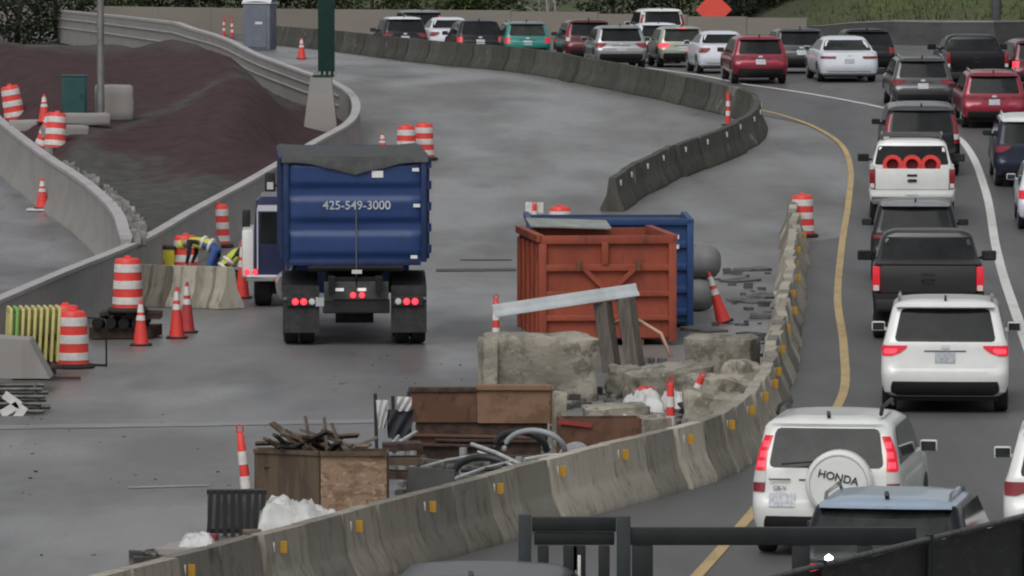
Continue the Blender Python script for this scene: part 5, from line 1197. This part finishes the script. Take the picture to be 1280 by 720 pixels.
M_tarp = mat('white_tarp', (.50, .505, .50), .65, var=.15, vscale=3)
def cloth(name, lb, cat, px, py, wx, wy, h, seed, m, up=0, sk=1.0, rz=0):
    rws = []; n = 26
    for i in range(n + 1):
        v = -1 + 2 * i / n; r = []
        for k in range(n + 1):
            u = -1 + 2 * k / n; rr = max(abs(u) ** 2.4, abs(v) ** 2.4)
            e = (1 - rr) ** .5 if rr < 1 else 0
            z = h * e * (.62 - .38 * u * sk) * (1 - .35 * abs(mnoise.noise(Vector((u * 1.5 + seed, v * 1.5, seed))))) + .10 * h * abs(math.sin(u * 3.2 + v * 2.1 + 2.2 * mnoise.noise(Vector((u, v, seed))))) * (.25 + e) + .03 * h * mnoise.noise(Vector((u * 5 + v * 3, v * 2, seed))) + .26 * h * max(0, 1 - 3.2 * abs(mnoise.noise(Vector((u * 1.9 + v * .8, v * 1.9 - u * .5, seed + 9))))) ** 1.5 * (.2 + e)
            wob = 1 + .18 * mnoise.noise(Vector((u * 2, v * 2, seed + 4)))
            r.append((u * wx / 2 * wob, v * wy / 2 * wob, max(.005, z)))
        rws.append(r)
    tag(MB().grid(rws).build(name, m, None, 179, loc=place(px, py, up), rot=(0, 0, R(rz))), lb, cat)
cloth('tarpaulin', 'crumpled white tarpaulin heaped between the slatted crate and the pale plywood board', 'tarpaulin', 384, 672, 1.2, .85, .50, 3.1, M_tarp)
cloth('tarpaulin', 'torn white plastic scrap on the end of the concrete slab', 'plastic sheet', 246, 696, .42, .4, .2, 7.7, M_tarp, .12, -.6)
cloth('sack', 'larger white sack lying on the concrete chunks beside the striped marker', 'sack', 803, 524, .62, .6, .36, 5.2, M_tarp, .12, -.3)
cloth('sack', 'smaller pale sack behind the striped marker', 'sack', 843, 522, .45, .5, .32, 9.2, M_tarp, .14, .3)
cloth('sack', 'crumpled orange mesh sack on top of the white sack', 'sack', 808, 512, .34, .34, .2, 2.2, M_ord, .2, .2)
cloth('plastic_sheet', 'small white plastic scrap on the barrier line beyond the striped marker', 'plastic sheet', 871, 542, .22, .2, .16, 4.2, M_tarp, .45, -.5)
o = MB().box((0, 0, .05), (.22, .1, .09), bev=.01).build('timber_block', M_wood, None, loc=place(315, 690, .18), rot=(0, 0, R(10))); tag(o, 'short timber block on the concrete slab in front of the slatted crate', 'timber')
o = MB().box((0, 0, .04), (.2, .12, .08), bev=.01).build('red_box', mat('dull_red', (.22, .03, .04), .6), None, loc=place(262, 690, .14), rot=(0, 0, R(-20))); tag(o, 'small dull red box on the concrete slab beside the slatted crate', 'box')
# stakes with torn sheets
Yb = G(490, 566).y
for k, (px, y0, y1, lb) in enumerate(((469, 492, 560, 'left'), (491, 495, 556, 'middle'), (511, 489, 556, 'right'))):
    B, A = P(px + 2, y1 + 6, Yb), P(px, y0, Yb); B.z = 0
    o = MB().bar(B, A, .06, .05).build('stake', M_black, None); tag(o, lb + ' black stake of three holding torn plastic sheets left of the rusty box', 'stake')
def hang(px0, px1, y0, y1, m, lb, nm, bot=.5, dy=-.05):
    A, B = P(px0, y0, Yb + dy), P(px1, y0, Yb + dy); h = (y1 - y0) / (F / Yb); rws = []
    for i in range(9):
        v = i / 8; rws.append([(A.x + (B.x - A.x) * (k / 10 * (1 - (1 - bot) * v) + (1 - bot) * v * .3), A.y + .04 * math.sin(k * 1.3 + i) * (0.4 + v), A.z - h * v + .03 * mnoise.noise(Vector((k, i, px0)))) for k in range(11)])
    back = [[(p_[0], p_[1] + .012, p_[2]) for p_ in r] for r in rws]; o = MB().grid(rws); o.grid(back, flip=True); tag(o.build(nm, m, None, 179), lb, 'plastic sheet')
hang(470, 487, 500, 536, M_tarp, 'long white torn sheet hanging from the left black stake', 'torn_sheet', .5)
hang(496, 515, 496, 514, M_tarp, 'short white sheet wrapped on the right black stake', 'torn_sheet', .9, -.09)
hang(483, 517, 512, 548, mat('black_film', (.012, .014, .02), .5), 'black plastic film hanging below the short white sheet', 'black_film', .85)
# black plastic sheet, hoses, pipes, spool
o = MB().box((0, 0, .26), (.62, .03, .5), (R(-12), 0, 0), bev=.01).build('leaning_board', mat('grey_black_panel', (.035, .036, .036), .6, var=.2), None, loc=place(536, 634), rot=(0, R(4), R(-4))); tag(o, 'flat black panel leaning behind the barrier line right of the plywood box', 'board')
p = G(470, 618); 
for k in range(3):
    o = MB().box((0, 0, 0), (.5, .4, .10), bev=.008).build('pallet_board', M_plyd if k % 2 else M_stl, None, loc=p + Vector((.35, .15, .25 + .19 * k)), rot=(0, R(2 - 2 * k), R(4 * k))); tag(o, ['lowest', 'middle', 'topmost'][k] + ' dark board in the stack between plywood box and black panel', 'board')
M_hose = mat('black_hose', (.02, .021, .023), .5, var=.2)
for k, (px, py, r, a, lb) in enumerate(((650, 590, .26, 0, 'arched black hose ring'), (668, 592, .30, 15, 'larger grey hose ring leaning behind the spool'), (605, 610, .3, -20, 'black hose loop lying near the black panel'))):
    c = place(px, py, .12 + (.18 if k < 2 else 0)); pts = [c + Vector((r * 1.4 * math.cos(t_ / 16 * math.pi), -.15 * math.sin(t_ / 3), r * math.sin(t_ / 16 * math.pi))) for t_ in range(17)]
    tag(MB().tube(pts, .05 if k != 1 else .04, 8).build('hose', M_hose if k != 1 else mat('grey_hose', (.28, .3, .31), .4), None, 179), lb, 'hose')
M_pvc = mat('pale_pipe', (.42, .43, .42), .4, var=.2)
rn = random.Random(11)
for k, (x0p, y0p, x1p, y1p) in enumerate(((590, 556, 650, 582), (598, 566, 660, 594), (655, 576, 712, 570), (478, 574, 498, 545), (486, 566, 520, 540), (560, 604, 640, 578), (576, 590, 690, 588), (520, 588, 596, 570))):
    A, B = place(x0p, y0p + 30, .34), place(x1p, y1p + 30, .34); tag(MB().tube([A, A.lerp(B, .5) + Vector((0, 0, .02)), B], .022 if k % 2 else .03, 7).build('thin_pipe', M_pvc if k != 6 else M_hose, None, 60), 'thin pale plastic pipe lying across the scrap behind the barrier line' if k != 6 else 'thin black pipe lying across the scrap behind the barrier line', 'pipe', 'thin pipes in the scrap' if k != 6 else None)
for k, (px, py, h, lb) in enumerate(((503, 600, .42, 'first'), (516, 600, .45, 'second'), (579, 598, .42, 'third'), (649, 606, .38, 'fourth'))):
    o = MB().tube([place(px, py), place(px, py, h)], [.06, .055], 10).build('short_post', mat('grey_plastic_post', (.25, .25, .245), .6, var=.2), None, 50); tag(o, lb + ' upright grey stub post in the scrap, counted from the plywood box', 'post')
p = G(716, 590); spo = thing('cable_spool', 'round pale grey cable spool standing behind the barrier line', 'spool', p + Vector((0, .1, .19)), (0, 0, R(-14)))
for y in (0, .22): MB().lathe([(.03, -.012), (.20, -.012), (.205, 0), (.20, .012), (.03, .012)], 28, axis='y').build('flange', mat('spool_grey', (.32, .33, .34), .6, var=.1), spo, 40, loc=(0, y, 0))
MB().lathe([(.09, 0), (.09, .22)], 16, axis='y').build('core', M_black, spo, 40); MB().lathe([(0, -.016), (.035, -.016), (.035, 0), (0, 0)], 12, axis='y').build('hub', M_black, spo)
p = place(772, 566, .22); zb_ = thing('striped_bundle', 'black and white striped bundle of film lying on the rusty bin edge', 'bundle', p, (0, R(-22), R(10)))
for k in range(6): MB().box((-.2 + k * .08, .01 * (k % 2), .12 + .03 * (k % 3)), (.085, .16, .14), (R(k * 9), R(k * 7), R(8 * k)), bev=.03).build('fold', M_tarp if k % 2 else M_black, zb_, 40)
# small rubble everywhere in the heap
mb = MB(); rn = random.Random(21)
def bits(n, pts, smin, smax, up=0):
    for i in range(n):
        px, py, sx, sy = rn.choice(pts); q = place(px + rn.uniform(-sx, sx), py + rn.uniform(-sy, sy), -.01 + up); s = rn.uniform(smin, smax)
        t = MB(); lump(t, (s * rn.uniform(1, 2.2), s * rn.uniform(.8, 1.5), s * rn.uniform(.4, 1)), rn.random() * 40, amp=s * .3, sub=0)
        e = Euler((0, 0, rn.uniform(0, 6))).to_matrix(); mb.add([e @ Vector(v) + q for v in t.v], t.f)
bits(420, [(640, 590, 120, 30), (830, 530, 110, 40), (720, 520, 80, 30), (560, 600, 60, 25), (460, 640, 80, 20), (200, 704, 30, 12), (840, 470, 60, 20)], .03, .16)
tag(mb.build('rubble', layered('rubble_mix', (.13, .125, .11), [((2, 2, 2), (.04, .038, .035), .5, .06, .9), ((3, 3, 3), (.28, .27, .25), .62, .05, .8)], rough=.95)), 'broken rubble and scrap bits spread between the chunks in the heap', 'rubble', kind='stuff')
mb = MB(); bits(70, [(930, 400, 45, 40), (900, 440, 40, 20), (960, 370, 25, 30), (950, 440, 20, 40), (905, 345, 30, 15)], .03, .15)
tag(mb.build('rubble', layered('dark_rubble_mix', (.085, .083, .08), [((1.3, 1.3, 1.3), (.16, .16, .155), .56, .06, .8)], rough=.95)), 'dark broken asphalt bits around the leaning cone', 'rubble', kind='stuff')
for k, (px, py, a, L0) in enumerate(((925, 352, 10, .9), (940, 338, 0, .7), (955, 372, -12, .6), (965, 398, 20, .5), (880, 414, 5, .5), (935, 378, 4, .5), (950, 420, 60, .6))):
    o = MB(); lump(o, (L0, .5 + .1 * k, .06), px, amp=.05, sub=3); tag(o.build('asphalt_piece', mat('asphalt_lump', (.10, .10, .098), .9, var=.35, vscale=3), None, 45, loc=place(px, py), rot=(R(3), R(-2), R(a * 3 + 20))), 'flat broken asphalt piece lying between the leaning cone and the barriers', 'asphalt', 'broken asphalt pieces by the leaning cone')
for k, (px, py) in enumerate(((975, 355), (972, 372), (976, 392))):
    o = MB(); lump(o, (.16, .14, .1), px + k, amp=.02, sub=1); tag(o.build('white_scrap', M_tarp, None, 45, loc=place(px, py, .02)), 'small white scrap at the foot of the barriers beyond the square block', 'scrap', 'white scraps along the barriers')
# gravel specks on the pavement
mb = MB(); bits(120, [(150, 640, 150, 60), (200, 560, 190, 60), (500, 470, 100, 30), (110, 540, 100, 30)], .008, .03)
tag(mb.build('gravel', mat('speck', (.03, .03, .03), .9)), 'a few dark gravel specks on the bare pavement', 'gravel', kind='stuff')

# ------------------------------------------------------------------ foreground: flatbed trailer and screened fence
Yt = 62.0
M_bs = mat('black_steel', (.012, .014, .015), .5, .2, var=.25, vscale=4); M_gs = mat('slate_steel', (.03, .037, .04), .5, .2, var=.2)
ft = thing('flatbed_trailer', 'black flatbed trailer with tall headboard and side frame in the foreground', 'trailer', (0, 0, 0))
def bt(px0, py0, px1, py1, nm, m, dep=.1, Y=Yt):     # a bar of the frame given by its outline in the photograph
    a, b_ = P(px0, py0, Y), P(px1, py1, Y); return MB().box(((a.x + b_.x) / 2, Y, (a.z + b_.z) / 2), (abs(b_.x - a.x), dep, abs(a.z - b_.z)), bev=.008).build(nm, m, ft, 40)
bt(648, 643, 664, 790, 'headboard_post', M_gs, .14); bt(771, 645, 788, 790, 'headboard_post', M_gs, .14); bt(665, 646, 770, 664, 'headboard_beam', M_bs, .1)
bt(668, 665, 768, 681, 'headboard_louvre', M_bs, .05)
for a_, b_ in ((672, 686), (704, 722), (716, 732), (748, 762)): bt(a_, 682, b_, 790, 'headboard_bar', M_bs, .06)
bt(722, 694, 726, 790, 'light_strip', M_wb, .03, Yt - .12)
bt(788.5, 659, 1145, 681, 'top_rail', M_bs, .1); bt(790, 682, 816, 790, 'side_post', M_bs, .1); bt(990, 682, 1012, 790, 'side_post', M_bs, .1); bt(1072, 682, 1090, 790, 'side_post', M_bs, .1); bt(1128, 682, 1145, 790, 'side_post', M_bs, .1)
zt_ = P(640, 791, Yt).z; xa, xb = P(640, 791, Yt).x, P(1180, 791, Yt).x
MB().box(((xa + xb) / 2, Yt + .9, zt_ - .09), (xb - xa + .2, 2.2, .16), bev=.02).build('deck', M_bs, ft, 40)
MB().box(((xa + xb) / 2, Yt + .9, zt_ - .26), (xb - xa - .4, .3, .2)).build('chassis', M_bs, ft)
for x in (xa + .7, xa + 1.5):
    for y in (Yt + .1, Yt + 1.7): o = link('wheel', me_tyre, ft, (x, y, .345), (0, 0, R(90)))
MB().box((xa + 1.1, Yt + .9, .42), (1.2, 1.6, .1)).build('axle', M_under, ft)
MB().box(((xa + xb) / 2 + .4, Yt + .9, (zt_ - .3) / 2), (.12, .12, zt_ - .3)).build('support_leg', M_bs, ft)
q = P(1036, 699, 60.5); bc2 = thing('warning_beacon', 'small blue-white flashing beacon glowing behind the screened fence', 'beacon', (q.x, 60.5, zt_))
MB().tube([(0, 0, -zt_), (0, 0, q.z - zt_ - .04)], .02, 6).build('stem', M_bs, bc2); MB().lathe([(0, -.05), (.035, -.03), (.04, .02), (0, .05)], 12).build('lens', mat('beacon_lit', (.5, .5, 1), .2, emit=9, ecol=(.65, .62, 1)), bc2, 179, loc=(0, 0, q.z - zt_))
# fence with dark privacy screen on the near side
A, B = Vector((1.5, 49.1, 0)), Vector((7.5, 62.1, 0)); FH = 2.42
fe = thing('screened_fence', 'chain-link fence with dark privacy screen across the near corner', 'fence', A)
d = (B - A); n = 6
for k in range(n + 1): MB().tube([d * (k / n), d * (k / n) + Vector((0, 0, FH + .04))], .035, 8).build('post', M_bs, fe, 60)
for k in range(n):
    a_, b_ = d * (k / n), d * ((k + 1) / n); rws = []; m_ = 14
    nn = Vector((d.y, -d.x, 0)).normalized()
    for i in range(m_ + 1):
        z = .08 + (FH - .12) * i / m_; rws.append([tuple(a_.lerp(b_, u / 16) - nn * (.045 + .02 * mnoise.noise(Vector((u * .5 + k * 9, i * .4, 0)))) + Vector((0, 0, z))) for u in range(17)])
    MB().grid(rws).build('screen_panel', layered('privacy_screen', (.022, .023, .024), [((4, 4, 16), (.05, .05, .05), .58, .05, .7), ((14, 14, 14), (.10, .10, .10), .7, .03, .8)], rough=.75, bump=.4, bscale=40) if 'privacy_screen' not in MATS else MATS['privacy_screen'], fe, 179)
    MB().tube([a_ + Vector((0, 0, FH)), b_ + Vector((0, 0, FH))], .026, 8).build('top_rail', mat('dull_rail', (.09, .09, .09), .5, .5, var=.5, vscale=20), fe, 60)
rn = random.Random(3)
for k in range(16):
    u = rn.random(); o = MB().box((0, 0, 0), (.03, .01, .03), (R(20), R(30), 0)).build('tie', M_wb, fe, loc=d * u + Vector((0, 0, FH - .02 + rn.uniform(-.12, .02))) - Vector((d.y, -d.x, 0)).normalized() * .07)
